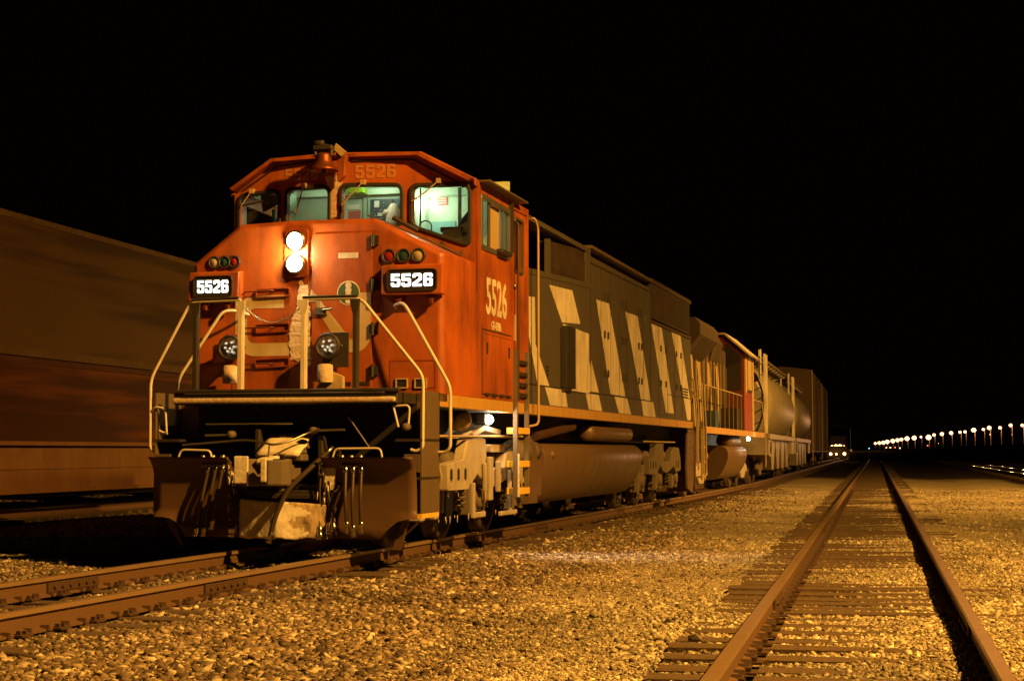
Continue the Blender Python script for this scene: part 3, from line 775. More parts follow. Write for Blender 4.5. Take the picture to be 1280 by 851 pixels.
# keep the centre opening crossing the post: treat each half on its own side of the ridge
cr = [[(.80, 4.41), (1.50, 4.40), (1.50, 3.69), (.80, 3.94)], 0]
cl = [[(-.30, 4.43), (-.86, 4.42), (-.86, 3.92), (-.30, 3.92)], [(-1.0, 4.41), (-1.53, 4.38), (-1.53, 3.70), (-1.0, 3.93)]]
cr[1] = [(-.10, 4.44), (.64, 4.42), (.64, 3.95), (-.10, 3.95)]
RX = -.20
half_r = [(RX, 3.1), (RX, 4.85), (.90, 4.83), (1.60, 4.46), (1.60, 3.1)]; half_l = [(RX, 3.1), (RX, 4.85), (-1.06, 4.83), (-1.62, 4.47), (-1.62, 3.1)]
def yfront(x): return 2.07 + (.13 * (x - RX) / (1.6 - RX) if x > RX else .13 * (RX - x) / (RX + 1.62))
mb.holed(half_r, [roundpoly(w, .09) for w in cr], front, .07)
mb.holed(half_l, [roundpoly(w, .09) for w in cl], front, .07)
cabfront = mb.build('cab_front', 'red', L)
for w in cr + cl:
    p = roundpoly(w, .09); q = roundpoly(grow(w, .045), .12)
    mb = MB(); mb.holed(q, [p], lambda u, w_, d: (u, yfront(u) - .028 + d, w_), .09); fr = mb.build('windshield', 'rubber', L, .008)
    mb = MB(); mb.flat(p, 'y', 0.); mb.v = [(x, yfront(x) + .03, z) for x, y, z in mb.v]; mb.build('pane', 'glass', fr)
# protruding roof visor around the top
vis = [(-1.66, 4.38), (-1.66, 4.48), (-1.08, 4.84), (-.24, 4.865), (.92, 4.84), (1.62, 4.48), (1.62, 4.38)]
vin = [(-1.60, 4.40), (-1.60, 4.45), (-1.04, 4.81), (-.24, 4.825), (.88, 4.81), (1.58, 4.45), (1.58, 4.40)]
mb = MB(); vs = []; k = len(vis)
for (pl, dy) in ((vis, -.07), (vin, -.07), (vin, .05), (vis, .05)): vs += [(x, yfront(x) + dy, z) for x, z in pl]
fs = []
for a in range(4):
    b = (a + 1) % 4
    for i in range(k - 1): fs.append((a * k + i, a * k + i + 1, b * k + i + 1, b * k + i))
fs += [(0, k, 2 * k, 3 * k), (k - 1, 2 * k - 1, 3 * k - 1, 4 * k - 1)]
mb.add(vs, fs); mb.build('roof_visor', 'red', L, .02, 2)
mb = MB()
trim = [(-1.48, 4.47), (-1.02, 4.74), (-.5, 4.77)]; mb.tube([(x, yfront(x) - .012, z) for x, z in trim], .012, 6)
trim = [(.02, 4.76), (.80, 4.75), (1.42, 4.42), (1.44, 4.38)]; mb.tube([(x, yfront(x) - .012, z) for x, z in trim], .012, 6)
mb.build('rain_gutter', 'black', L)
# cab shell: sides, roof
CE = 4.85
mb = MB()
side_r = lambda u, w, d: (1.60 - d, u, w)
sideL = lambda u, w, d: (-1.62 + d, u, w)
sw = [(2.46, 4.30), (3.80, 4.28), (3.80, 3.70), (2.46, 3.69)]
dw = [(4.07, 4.24), (4.47, 4.24), (4.47, 3.55), (4.07, 3.55)]
outer = [(2.195, 1.79), (2.195, 4.47), (CE, 4.47), (CE, 1.79)]
mb.holed(outer, [roundpoly(sw, .04, 2), roundpoly(dw, .06, 3)], side_r, .05)
mb.box(1.535, 1.60, 2.0, 2.195, 1.79, 3.44); mb.cut(); mb.holed(outer, [roundpoly(sw, .04, 2)], sideL, .05); mb.box(-1.62, -1.56, 2.0, 2.195, 1.79, 3.38); mb.cut()
mb.each('cab_side', 'red', L)
mb = MB(); roofp = [(-1.62, 4.47), (-1.06, 4.83), (-.24, 4.85), (.90, 4.83), (1.60, 4.47), (1.55, 4.44), (.88, 4.79), (-.24, 4.81), (-1.04, 4.79), (-1.57, 4.44)]
mb.prism(roofp, 'y', 2.03, CE); mb.build('cab_roof', 'red', L)
mb = MB(); mb.prism([(-1.6, 1.79), (-1.6, 4.44), (-1.04, 4.8), (.88, 4.8), (1.55, 4.44), (1.55, 1.79)], 'y', CE - .04, CE); mb.build('cab_rear', 'black', L)
# side window parts
mb = MB(); mb.holed(roundpoly(grow(sw, .05), .06, 3), [roundpoly(grow(sw, -.015), .04, 3)], lambda u, w, d: (1.615 - d, u, w), .05); sf = mb.build('side_window', 'steel', L, .004)
mb = MB(); mb.flat([(2.47, 3.70), (2.87, 3.70), (2.87, 4.28), (2.47, 4.29)], 'x', 1.575); mb.cut(); mb.flat([(3.47, 3.70), (3.78, 3.71), (3.78, 4.27), (3.47, 4.27)], 'x', 1.575); mb.cut(); mb.each('pane', 'sideglass', sf)
mb = MB(); mb.box(1.57, 1.59, 2.86, 2.90, 3.7, 4.28); mb.cut(); mb.box(1.57, 1.59, 3.45, 3.49, 3.7, 4.28); mb.cut(); mb.each('window_bar', 'steel', sf)
mb = MB(); mb.box(1.545, 1.555, 2.90, 3.45, 3.7, 4.28); mb.build('window_blind', 'tan', sf)
mb = MB(); mb.box(1.60, 1.70, 3.12, 3.62, 3.67, 3.73); mb.build('armrest', 'rubber', sf, .02, 2)
mb = MB(); mb.prism([(2.35, 4.47), (4.3, 4.47), (4.3, 4.495), (2.35, 4.495)], 'x', 1.56, 1.74); mb.build('sun_visor', 'olive', L, .005)
mb = MB(); mb.box(1.60, 1.66, 3.79, 3.82, 3.75, 4.42); mb.build('wind_deflector', 'black', L)
# side door
dr = [(3.93, 4.34), (4.67, 4.34), (4.67, 1.86), (3.93, 1.86)]
mb = MB(); mb.holed(grow(dr, .03), [roundpoly(dw, .06, 3)], lambda u, w, d: (1.606 - d, u, w), .02)
mb.box(1.60, 1.622, 3.89, 3.92, 1.82, 4.38); mb.box(1.60, 1.622, 4.68, 4.71, 1.82, 4.38); mb.box(1.60, 1.622, 3.92, 4.68, 4.36, 4.385)
door = mb.build('cab_door', 'red', L)
mb = MB(); mb.holed(roundpoly(grow(dw, .03), .08, 3), [roundpoly(dw, .06, 3)], lambda u, w, d: (1.625 - d, u, w), .03); wd = mb.build('door_window', 'steel', door)
mb = MB(); mb.flat(roundpoly(dw, .06, 3), 'x', 1.59); mb.build('pane', 'sideglass', door)
mb = MB(); mb.lathe([(.0, .03), (.02, .03), (.02, 0)], (1.61, 4.01, 3.33), (1, 0, 0), 8); mb.tube([(1.64, 4.01, 3.33), (1.645, 4.11, 3.33)], .012, 6); mb.build('door_handle', 'steel', door)
mb = MB(); mb.box(1.608, 1.612, 4.03, 4.11, 2.60, 2.95); mb.build('door_notice', 'white', door)
# cab side lower hatch
mb = MB()
mb.prism([(2.50, 1.85), (2.50, 2.62), (3.98, 2.62), (3.98, 1.85)], 'x', 1.60, 1.606); mb.box(1.606, 1.612, 2.52, 3.96, 2.60, 2.615)
hatch = mb.build('side_hatch', 'red', L, .003)
mb = MB()
for y, z in ((2.68, 2.42), (3.75, 2.42)): mb.box(1.606, 1.62, y - .02, y + .02, z - .07, z + .07); mb.cut()
for y in (2.7, 3.05, 3.4, 3.75): mb.box(1.606, 1.625, y - .1, y + .06, 1.83, 1.86); mb.cut()
mb.each('hatch_latch', 'black', hatch)
mb = MB(); g = [(2.47, 1.83), (2.47, 2.66), (4.0, 2.66), (4.0, 1.83)]
mb.holed(g, [grow(g, -.018)], lambda u, w, d: (1.603 - d, u, w), .004); mb.build('hatch_seam', 'black', hatch)
text_obj('road_number', '5526', 'white', L, (1.604, 3.16, 3.06), (pi / 2, 0, pi / 2), .64, .80, .014)
text_obj('class_lettering', 'GF-638b', 'white', L, (1.604, 3.14, 2.72), (pi / 2, 0, pi / 2), .15, .9, .003)
# ---- nose details
nf = NY - .002
mb = MB(); d_ = [(-.07, 1.84), (-.07, 3.70), (.68, 3.70), (.68, 1.84)]
mb.prism(roundpoly(d_, .04, 3), 'y', NY - .022, NY)
ndoor = mb.build('nose_door', 'red', L, .006, 2)
mb = MB()
for z in (3.60, 3.07, 2.56, 2.07):
    mb.box(.66, .76, NY - .045, NY - .0, z - .055, z + .055); mb.lathe([(.02, -.075), (.02, .075)], (.70, NY - .05, z), (0, 0, 1), 8); mb.cut()
mb.each('door_hinge', 'black', ndoor)
mb = MB(); mb.box(-.02, .12, NY - .06, NY - .02, 2.74, 2.82); mb.tube([(.08, NY - .06, 2.79), (.22, NY - .09, 2.80)], .014, 6); mb.build('door_handle', 'steel', ndoor)
DF = NY - .0235
mb = MB(); mb.flat(circle(.39, 2.99, .145, 28), 'y', DF, 1); mb.flat(circle(.39, 2.99, .13, 28), 'y', DF - .002, 0)
for z in (2.90, 2.96, 3.02, 3.08): mb.flat(circle(.39, z, .040, 12), 'y', DF - .004 - z * .0004, 1)
bd = mb.build('badge', ['green', 'white'], ndoor); bd['label'] = 'round green badge with a pale vertical figure'
mb = MB(); mb.box(.26, .51, DF - .003, DF, 3.40, 3.465); mb.build('name_plate', 'white', ndoor)
# the rail company's continuous line letters
def band(path, w, n=1):
    """flat ribbon with mitred corners as one polygon"""
    P = [Vector(p) for p in path]; Lf = []; Rt = []
    for i, p in enumerate(P):
        a = (P[i] - P[i - 1]).normalized() if i else (P[1] - P[0]).normalized()
        b = (P[i + 1] - P[i]).normalized() if i < len(P) - 1 else a
        t = (a + b).normalized(); nn = Vector((-t.y, t.x)); k = 1 / max(.5, nn.dot(Vector((-a.y, a.x))))
        Lf.append(tuple(p + nn * w / 2 * k)); Rt.append(tuple(p - nn * w / 2 * k))
    return Lf, Rt
def ribbon(mb, path, w, y, mi=0):
    Lf, Rt = band(path, w); n = len(Lf)
    vs = [(x, y, z) for x, z in Lf] + [(x, y, z) for x, z in Rt]
    mb.add(vs, [(i, i + 1, n + i + 1, n + i) for i in range(n - 1)], mi)
def arc(cx, cz, r, a0, a1, n=10): return [(cx + r * cos(radians(a0 + (a1 - a0) * i / n)), cz + r * sin(radians(a0 + (a1 - a0) * i / n))) for i in range(n + 1)]
mb = MB()
ribbon(mb, [(-.43, 2.91), (-.76, 2.91)] + arc(-.80, 2.73, .18, 90, 180)[1:] + [(-.98, 2.55)] + arc(-.80, 2.52, .18, 180, 270)[1:] + [(-.36, 2.34)], .155, NY - .003)
# second letter: diagonal from the upper left into the bottom loop and the upright at the right
ribbon(mb, [(-.03, 2.90), (-.03, 2.905)] + [(.30, 2.475)] + arc(.455, 2.50, .14, 215, 360, 9) + [(.595, 2.99)], .15, NY - .0255)
mb.build('company_logo', 'logo', L)['label'] = 'faded cream line letters on the nose'
# left side handles and recesses
mb = MB()
for z in (3.035, 2.60, 2.17):
    mb.tube(fil([(-.92, NY, z), (-.92, NY - .05, z - .005), (-.56, NY - .05, z + .003), (-.56, NY, z)], .02, 2), .009, 6); mb.cut()
mb.each('grab_rung', 'bellmetal', L)
for z in (2.965, 2.545, 2.13):
    mb = MB(); p = roundpoly([(-.78, z), (-.36, z + .015), (-.36, z + .10), (-.78, z + .085)], .03); mb.holed(roundpoly(grow([(-.78, z), (-.36, z + .015), (-.36, z + .10), (-.78, z + .085)], .012), .035), [p], lambda u, w, d: (u, NY - .03 + d, w), .03)
    mb.build('step_recess', 'red2', L)
mb = MB()
q = [(.90, 1.86), (.90, 2.19), (1.46, 2.19), (1.46, 1.86)]; mb.holed(q, [grow(q, -.012)], lambda u, w, d: (u, NY - .004 + d, w), .003)
q = [(-1.52, 1.86), (-1.52, 2.19), (-1.08, 2.19), (-1.08, 1.86)]; mb.holed(q, [grow(q, -.012)], lambda u, w, d: (u, NY - .004 + d, w), .003)
mb.build('panel_seam', 'red2', L)
for x in (1.05, 1.28):
    mb = MB(); q = [(x - .06, 1.875), (x - .06, 1.965), (x + .06, 1.965), (x + .06, 1.875)]; mb.holed(grow(q, .014), [q], lambda u, w, d: (u, NY - .022 + d, w), .02); o = mb.build('wall_socket', 'tan', L)
    mb = MB(); mb.box(x - .058, x + .058, NY - .008, NY - .004, 1.877, 1.963); mb.build('socket_hole', 'deepblack', o)
for x0, x1 in ((.27, .44), (.50, .66)):
    mb = MB(); 
    for k in range(7): mb.box(x0 + k * .024, x0 + k * .024 + .014, DF - .006, DF, 1.90, 1.945)
    mb.build('stencil_marking', 'black', ndoor)
# headlights
mb = MB(); mb.prism(roundpoly([(-.42, 3.19), (-.42, 3.77), (-.12, 3.77), (-.12, 3.19)], .06), 'y', NY - .035, NY); hb = mb.build('headlight_housing', 'red', L, .01)
for z in (3.62, 3.35):
    mb = MB(); mb.lathe([(.122, 0), (.122, .05), (.10, .055), (.095, .03)], (-.27, NY - .035, z), (0, -1, 0), 24); h = mb.build('headlight', 'chrome', L)
    mb = MB(); mb.lathe([(.0, .085), (.04, .08), (.075, .062), (.095, .035)], (-.27, NY - .035, z), (0, -1, 0), 24); mb.build('lamp_glass', 'headlight', h)
# marker lights
for xs, zs, cs in (((-1.33, -1.20, -1.07), 3.40, ('lens_clear', 'lens_green', 'lens_red')), ((.89, 1.07, 1.25), 3.41, ('lens_red', 'lens_green', 'lens_clear'))):
    for x, c in zip(xs, cs):
        r = .062 if x < 0 else .07
        mb = MB(); mb.lathe([(r + .016, 0), (r + .016, .03), (r, .035), (r - .004, .02)], (x, NY, zs), (0, -1, 0), 20); h = mb.build('marker_light', 'black', L)
        mb = MB(); mb.lathe([(.0, .035), (r * .5, .03), (r, .012)], (x, NY, zs), (0, -1, 0), 20); mb.build('lens', c, h)
# number boards
for (x0, x1, z0, z1, a0, a1, b0, b1) in ((-1.60, -.96, 2.92, 3.27, -1.52, -1.04, 2.975, 3.21), (.84, 1.58, 2.94, 3.29, .925, 1.51, 2.99, 3.225)):
    mb = MB(); mb.prism([(NY, z0 - .0), (NY - .16, z0), (NY - .13, z1), (NY, z1 + .02)], 'x', x0, x1); nb = mb.build('number_board', 'red', L, .015, 2)
    fy = NY - .162
    mb = MB(); q = roundpoly([(a0, b0), (a0, b1), (a1, b1), (a1, b0)], .05); mb.prism(q, 'y', fy, fy + .03); mb.holed(roundpoly(grow([(a0, b0), (a0, b1), (a1, b1), (a1, b0)], .012), .055), [q], lambda u, w, d: (u, fy - .014 + d, w), .03); mb.build('board_face', 'rubber', nb)
    mb = MB(); digits(mb, '5526', a0 + .04, b0 + .042, (a1 - a0) - .08, (b1 - b0) - .084, fy - .005, gap=.7); mb.build('lit_number', 'digits', nb)
    mb = MB()
    for x in (x0 + .2, x1 - .15): mb.box(x - .05, x + .05, NY - .12, NY, z0 - .05, z0); mb.box(x - .02, x + .03, NY - .14, NY - .06, z0 - .11, z0 - .045); mb.cut()
    mb.each('board_bracket', 'bellmetal', nb, .006)
# ditch lights
for x, z in ((-.985, 2.35), (.24, 2.35)):
    mb = MB(); mb.box(x - .13, x + .20, .86, .88, z - .24, z + .17) if x > 0 else None
    if x < 0: mb.box(x - .16, x - .0, .90, .92, z - .2, z + .17)
    mb.box(x - .05, x + .05, .86, 1.0, z - .08, z + .05); o = mb.build('ditch_light', 'black' if x > 0 else 'red2', L, .004)
    mb = MB(); mb.lathe([(.05, -.14), (.11, -.10), (.145, -.02), (.15, .06), (.13, .075), (.12, .05)], (x, .74, z), (0, -1, 0), 28)
    mb.lathe([(0, -.02), (.022, -.02), (.022, .02), (0, .02)], (x + .15, .74, z), (1, 0, 0), 8); mb.lathe([(0, -.02), (.022, -.02), (.022, .02), (0, .02)], (x - .15, .74, z), (-1, 0, 0), 8); mb.build('lamp_can', 'black', o)
    mb = MB(); mb.lathe([(.0, .02), (.05, .03), (.1, .04), (.125, .05)], (x, .74, z), (0, -1, 0), 28); mb.build('reflector', 'chrome', o)
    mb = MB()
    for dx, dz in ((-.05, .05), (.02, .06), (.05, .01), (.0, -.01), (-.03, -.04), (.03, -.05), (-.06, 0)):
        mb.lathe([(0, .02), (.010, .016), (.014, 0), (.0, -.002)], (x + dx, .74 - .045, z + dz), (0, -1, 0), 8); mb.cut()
    mb.each('lens_glint', 'sparkle', o)  # glowing dots paint glints on the unlit lens
    mb = MB(); mb.lathe([(.088, 0), (.092, .02), (.088, .2), (.06, .215), (0, .215)], (x - (.02 if x < 0 else .05), .76, z - .42), (0, 0, 1), 20); mb.build('frosted_can', 'frost', o)
    if x > 0:
        mb = MB(); mb.prism([(.02, 1.8), (.4, 1.8), (.4, 2.0), (.25, 2.06), (.1, 1.95)], 'y', .80, .86); mb.build('bracket_plate', 'tan', o, .01)
# frost caked under the headlights and below the bell
def crust(name, cx, cz, pts, y, mat='frost', t=.02, amp=.014, yf=None):
    poly = []
    for i in range(len(pts)):
        a = Vector(pts[i]); b = Vector(pts[(i + 1) % len(pts)]); m = max(2, int((b - a).length / .03))
        for k in range(m):
            p = a.lerp(b, k / m); poly.append((p.x + random.uniform(-amp, amp), p.y + random.uniform(-amp, amp)))
    mb = MB(); mb.prism(poly, 'y', 0, t)
    mb.v = [(x, (y if yf is None else yf(x)) - t * .8 + (yy if yy else random.uniform(0, .006)), z) for x, yy, z in mb.v]
    return mb.build(name, mat, L)
crust('frost_streak', 0, 0, [(-.24, 3.15), (-.14, 3.1), (-.10, 2.8), (-.09, 2.5), (-.08, 2.14), (-.17, 2.12), (-.22, 2.2), (-.34, 2.2), (-.36, 2.45), (-.33, 2.7), (-.27, 2.85)], NY, t=.016, amp=.014)['label'] = 'dirty frost streaked down below the headlights'
crust('frost_patch', 0, 0, [(-.34, 4.58), (-.07, 4.58), (-.14, 4.46), (-.19, 4.3), (-.17, 4.05), (-.26, 4.05), (-.27, 4.3)], 0, yf=yfront, t=.014, amp=.012)
# painted numbers over the windshields
mb = MB(); digits(mb, '5526', .06, 4.535, .52, .17, 0, gap=.9, t=.002); mb.v = [(x, yfront(x) - .006 + y, z) for x, y, z in mb.v]; mb.build('faded_number', 'logo_faint', L)
mb = MB(); digits(mb, '5526', -.90, 4.54, .46, .16, 0, gap=.9, t=.002); mb.v = [(x, yfront(x) - .006 + y, z) for x, y, z in mb.v]; mb.build('faded_number', 'logo_faint', L)
# bell and its bracket
bx, by = -.22, 1.72
mb = MB(); mb.lathe([(.0, 0), (.05, .0), (.085, -.015), (.095, -.04), (.10, -.10), (.12, -.145), (.165, -.195), (.185, -.225), (.175, -.225), (.14, -.19), (.05, -.08)], (bx, by, 4.81), (0, 0, 1), 32); bell = mb.build('bell', 'bellmetal', L)
mb = MB(); mb.box(bx - .13, bx + .12, by - .05, by + .06, 4.840, 4.900); mb.box(bx - .13, bx - .09, by - .03, by + .03, 4.760, 4.880); mb.box(bx + .08, bx + .12, by - .03, by + .03, 4.760, 4.880); mb.box(bx - .05, bx + .05, by, by + .35, 4.860, 4.920); mb.lathe([(0, -.06), (.04, -.06), (.04, .06), (0, .06)], (bx - .06, by, 4.930), (1, 0, 0), 10)
mb.build('bell_yoke', 'black', bell, .01)
mb = MB(); mb.lathe([(.0, -.03), (.03, -.02), (.03, .02), (.01, .05), (.01, .2)], (bx, by, 4.560), (0, 0, 1), 10); mb.build('clapper', 'black', bell)
mb = MB(); mb.prism([(bx + .10, 4.910), (bx + .24, 4.800), (bx + .22, 4.540), (bx + .13, 4.460), (bx + .12, 4.740)], 'y', 1.84, 1.95); mb.build('bell_bracket', 'red', L, .01)
mb = MB(); mb.prism([(bx + .13, 4.935), (bx + .26, 4.825), (bx + .20, 4.770), (bx + .10, 4.860)], 'y', 1.78, 1.84); mb.build('bracket_fin', 'tan', L, .003)
# wipers
def wiper(pts, blade):
    mb = MB(); mb.tube([(x, yfront(x) - .05, z) for x, z in pts], .009, 6); mb.box(pts[0][0] - .03, pts[0][0] + .03, yfront(pts[0][0]) - .06, yfront(pts[0][0]), pts[0][1] - .03, pts[0][1] + .03)
    o = mb.build('wiper', 'tan', L); mb = MB(); mb.tube([(x, yfront(x) - .045, z) for x, z in blade], .010, 6); mb.build('wiper_blade', 'rubber', o)
wiper([(.17, 4.48), (-.10, 4.20)], [(-.10, 4.20), (-.09, 4.12), (-.12, 4.08)])
wiper([(1.14, 4.47), (.98, 4.34), (.80, 4.22)], [(.98, 4.34), (.80, 4.22)])
wiper([(-.62, 4.47), (-.74, 4.13)], [(-.66, 4.35), (-.74, 4.1)])
wiper([(-1.36, 4.44), (-1.50, 4.26)], [(-1.50, 4.26), (-1.2, 4.30)])
mb = MB()
a = [(1.18, 1.95, 3.585), (1.24, 1.94, 3.69), (1.28, 1.95, 3.60)]; mb.tube(a, .012, 6); mb.tube([(1.24, 1.94, 3.62), (1.44, 2.0, 3.52), (1.50, 2.02, 3.60), (1.44, 2.0, 3.47)], .012, 6)
mb.tube([(.62, 1.9, 4.00), (.93, 1.95, 3.83)], .028, 8)
mb.tube([(.5, 1.3, 3.955), (1.2, 1.6, 3.66), (1.5, 1.9, 3.50)], .010, 6)
mb.build('nose_step', 'black', L)
# handrails on the front deck
RC = 'cream_rail'
rod('handrail', [(.18, .08, 2.84), (.87, .08, 2.84), (1.61, .06, 1.96), (1.61, .05, 1.17), (1.53, .05, 1.13), (1.47, .06, 1.15)], .019, RC, .1)
rod('handrail', [(-.58, .08, 2.85), (-1.20, .08, 2.84), (-1.68, .06, 1.96), (-1.67, .05, 1.17), (-1.62, .08, 1.12)], .019, RC, .1)
rod('handrail', [(.98, .98, 2.80), (1.0, .86, 2.82), (1.16, .72, 2.84), (1.76, .60, 1.86), (1.76, .60, 1.18), (1.70, .62, 1.12), (1.60, .64, 1.12)], .019, RC, .1)
rod('handrail', [(-.88, .98, 2.76), (-.92, .8, 2.79), (-1.08, .7, 2.79), (-1.60, .60, 1.98), (-1.62, .60, 1.6)], .019, RC, .1)
rod('handrail', [(.18, .07, 2.862), (.83, .07, 2.862)], .017, 'black')
rod('handrail', [(-1.18, .07, 2.862), (-.60, .07, 2.872)], .017, 'black')
for x, m in ((-1.13, 'black'), (-.575, 'cream_rail'), (.19, 'cream_rail'), (.81, 'black')):
    mb = MB(); mb.prism([(x - .062, 2.83), (x + .062, 2.83), (x + .055, 2.76), (x + .026, 2.66), (x + .026, 1.83), (x - .026, 1.83), (x - .026, 2.66), (x - .055, 2.76)], 'y', .05, .065)
    mb.box(x + .02, x + .035, .065, .115, 1.83, 2.8)
    mb.box(x - .05, x + .05, .04, .14, 1.80, 1.83); mb.build('stanchion', m, L, .003)
mb = MB(); P = sag((-.54, .06, 2.80), (.16, .06, 2.76), .20, 24)
for i in range(24):
    a, b = P[i], P[i + 1]; d = (b - a); c = (a + b) / 2; d.normalize(); nrm = Vector((0, 1, 0)) if i % 2 else d.cross(Vector((0, 1, 0))).normalized()
    lp = [c + d * .022 * cos(t) + nrm * .011 * sin(t) for t in np.linspace(0, 2 * pi, 9)[:-1]]; mb.tube(lp, .0042, 5, closed=True)
mb.build('safety_chain', 'steel', L)

# ---- cab interior
mb = MB()
mb.box(-1.10, .42, 3.0, 3.05, 2.0, 4.76); mb.box(.37, .42, 3.05, 4.0, 2.0, 4.76); mb.box(.42, 1.54, 4.0, 4.06, 2.0, 4.74); mb.box(-1.10, -1.05, 3.05, 4.0, 2.0, 4.74); mb.box(-1.54, -1.10, 4.0, 4.06, 2.0, 4.74)
mb.box(-1.545, -1.53, 2.35, 4.0, 1.9, 3.66); mb.box(-1.545, -1.53, 3.85, 4.0, 3.66, 4.42); mb.build('cab_wall', 'wallgreen', L)
mb = MB(); mb.box(-1.5, 1.5, 2.15, 4.0, 2.0, 2.05); mb.build('cab_floor', 'wallgreen2', L)
mb = MB(); mb.prism([(-1.5, 4.44), (-1.02, 4.74), (.86, 4.74), (1.5, 4.42), (1.5, 4.40), (.86, 4.72), (-1.02, 4.72), (-1.5, 4.42)], 'y', 2.25, 4.0); mb.box(.42, 1.5, 3.8, 4.0, 4.56, 4.66); mb.box(-1.05, .42, 2.9, 3.0, 4.46, 4.53); mb.build('cab_lining', 'wallgreen', L)
mb = MB(); mb.box(-.29, -.07, 2.72, 2.9, 4.465, 4.53); mb.build('ceiling_box', 'limegreen', L)
mb = MB(); mb.box(-1.0, .0, 2.4, 2.9, 2.05, 3.80); mb.cut(); mb.box(.75, 1.5, 2.35, 2.8, 2.05, 3.72); mb.cut(); mb.each('control_desk', 'wallgreen2', L, .02)
mb = MB(); mb.box(-.46, -.155, 2.985, 3.0, 3.9, 4.425); mb.build('locker_door', 'wallgreen', L, .006)
mb = MB(); mb.box(-.165, -.155, 2.975, 2.985, 3.9, 4.43); mb.box(-.42, -.155, 2.975, 2.985, 4.42, 4.43); mb.build('locker_edge', 'green', L)
mb = MB(); mb.box(-.09, .40, 2.955, 2.998, 3.9, 4.43); cp = mb.build('circuit_panel', 'wallgreen2', L, .01)
mb = MB(); mb.box(-.045, .36, 2.945, 2.955, 3.92, 4.40); mb.build('breaker_field', 'panelblue', cp)
mb = MB()
for k in range(70):
    x = random.uniform(-.02, .33); z = random.uniform(4.02, 4.37); w = random.uniform(.003, .014)
    if x < .10 and z > 4.26: continue
    mb.box(x, x + w, 2.940, 2.945, z, z + .007)
mb.box(.06, .125, 2.938, 2.944, 4.18, 4.22); mb.build('breaker_label', 'paper', cp)['kind'] = 'stuff'
mb = MB(); mb.box(.01, .08, 2.935, 2.945, 4.29, 4.38); mb.build('gauge_plate', 'paper', cp, .01)
mb = MB(); mb.box(-.36, -.19, 2.974, 2.984, 4.08, 4.265); mb.build('warning_label', 'redlabel', L)
mb = MB(); mb.box(-.38, -.21, 2.974, 2.984, 4.285, 4.345); mb.build('paper_notice', 'paper', L)
mb = MB(); mb.box(.555, .69, 3.985, 3.998, 4.45, 4.57); o = mb.build('warning_label', 'redlabel', L)
mb = MB()
for z in (4.475, 4.505, 4.535): mb.box(.57, .675, 3.979, 3.985, z, z + .012); mb.cut()
mb.each('label_print', 'paper', o)
mb = MB(); mb.box(.48, .50, 3.40, 3.42, 2.05, 4.6); mb.cut(); mb.box(.95, .99, 3.6, 3.64, 2.05, 4.62); mb.cut(); mb.each('grab_post', 'green', L)
mb = MB(); mb.tube([(.69 + .085 * cos(t), 3.0, 4.02 + .085 * sin(t)) for t in np.linspace(0, 2 * pi, 25)[:-1]], .009, 6, closed=True); mb.tube([(.69, 3.0, 3.94), (.69, 3.0, 3.3)], .012, 6); mb.build('hand_brake_wheel', 'rubber', L)
mb = MB(); mb.prism([(1.03, 3.84), (1.06, 3.92), (1.27, 3.95), (1.30, 3.80), (1.15, 3.74)], 'y', 2.6, 2.62); mb.build('clip_board', 'tan', L)
mb = MB(); mb.box(1.0, 1.3, 2.64, 2.9, 3.90, 3.965); mb.build('console_top', 'black', L, .01)
mb = MB(); mb.prism([(1.12, 3.96), (1.18, 4.08), (1.28, 4.2), (1.40, 4.24), (1.40, 3.8), (1.12, 3.8)], 'y', 2.9, 3.0); mb.build('cab_seat', 'seatcloth', L, .03, 2)
mb = MB(); mb.box(.43, .80, 3.985, 4.0, 3.7, 4.23); mb.build('lower_panel', 'panelteal', L)
mb = MB(); mb.lathe([(.0, .17), (.04, .16), (.075, .10), (.10, .0), (.10, -.1), (.10, -.3)], (.30, 2.87, 4.16), (.0, 0, 1), 16); mb.lathe([(0, -.05), (.04, -.035), (.055, 0), (.04, .035), (0, .05)], (.22, 2.84, 4.2), (0, 0, 1), 12)
mb.build('pale_blob', 'warm_pale', L)  # unidentified warm pale shape in front of the circuit panel
mb = MB(); mb.box(.31, .33, 2.76, 2.79, 4.33, 4.36); mb.build('dark_block', 'black', L)  # small dark block above the pale shape
mb = MB(); mb.lathe([(0, .05), (.03, .04), (.045, 0), (.03, -.04), (0, -.045)], (.50, 3.9, 4.47), (.3, -1, 0), 16); mb.build('wall_glare', 'glare_glow', L)  # glowing blob added for the glare beside the red label
mb = MB(); mb.prism([(-1.40, 4.44), (-1.36, 4.22), (-1.02, 4.38), (-1.02, 4.46)], 'y', 2.5, 2.52); mb.build('roller_blind', 'boxbrown', L)
mb = MB(); mb.box(-1.36, -1.32, 2.8, 2.84, 2.1, 4.3); mb.cut(); mb.box(-1.2, -1.06, 3.2, 3.24, 3.6, 4.15); mb.cut(); mb.each('cab_fitting', 'seatcloth', L)

# ---- hood
HX = 1.57
def hood_panel(pts, mi, mb, x=HX + .003): mb.flat(pts, 'x', x, mi)
mb = MB()
hp = [(-HX, 1.785), (-HX, 4.30), (-1.28, 4.50), (1.28, 4.50), (HX, 4.30), (HX, 1.785)]
hp2 = [(-HX + .02, 1.785), (-HX + .02, 4.40), (-1.28, 4.46), (1.28, 4.46), (HX - .02, 4.40), (HX - .02, 1.785)]
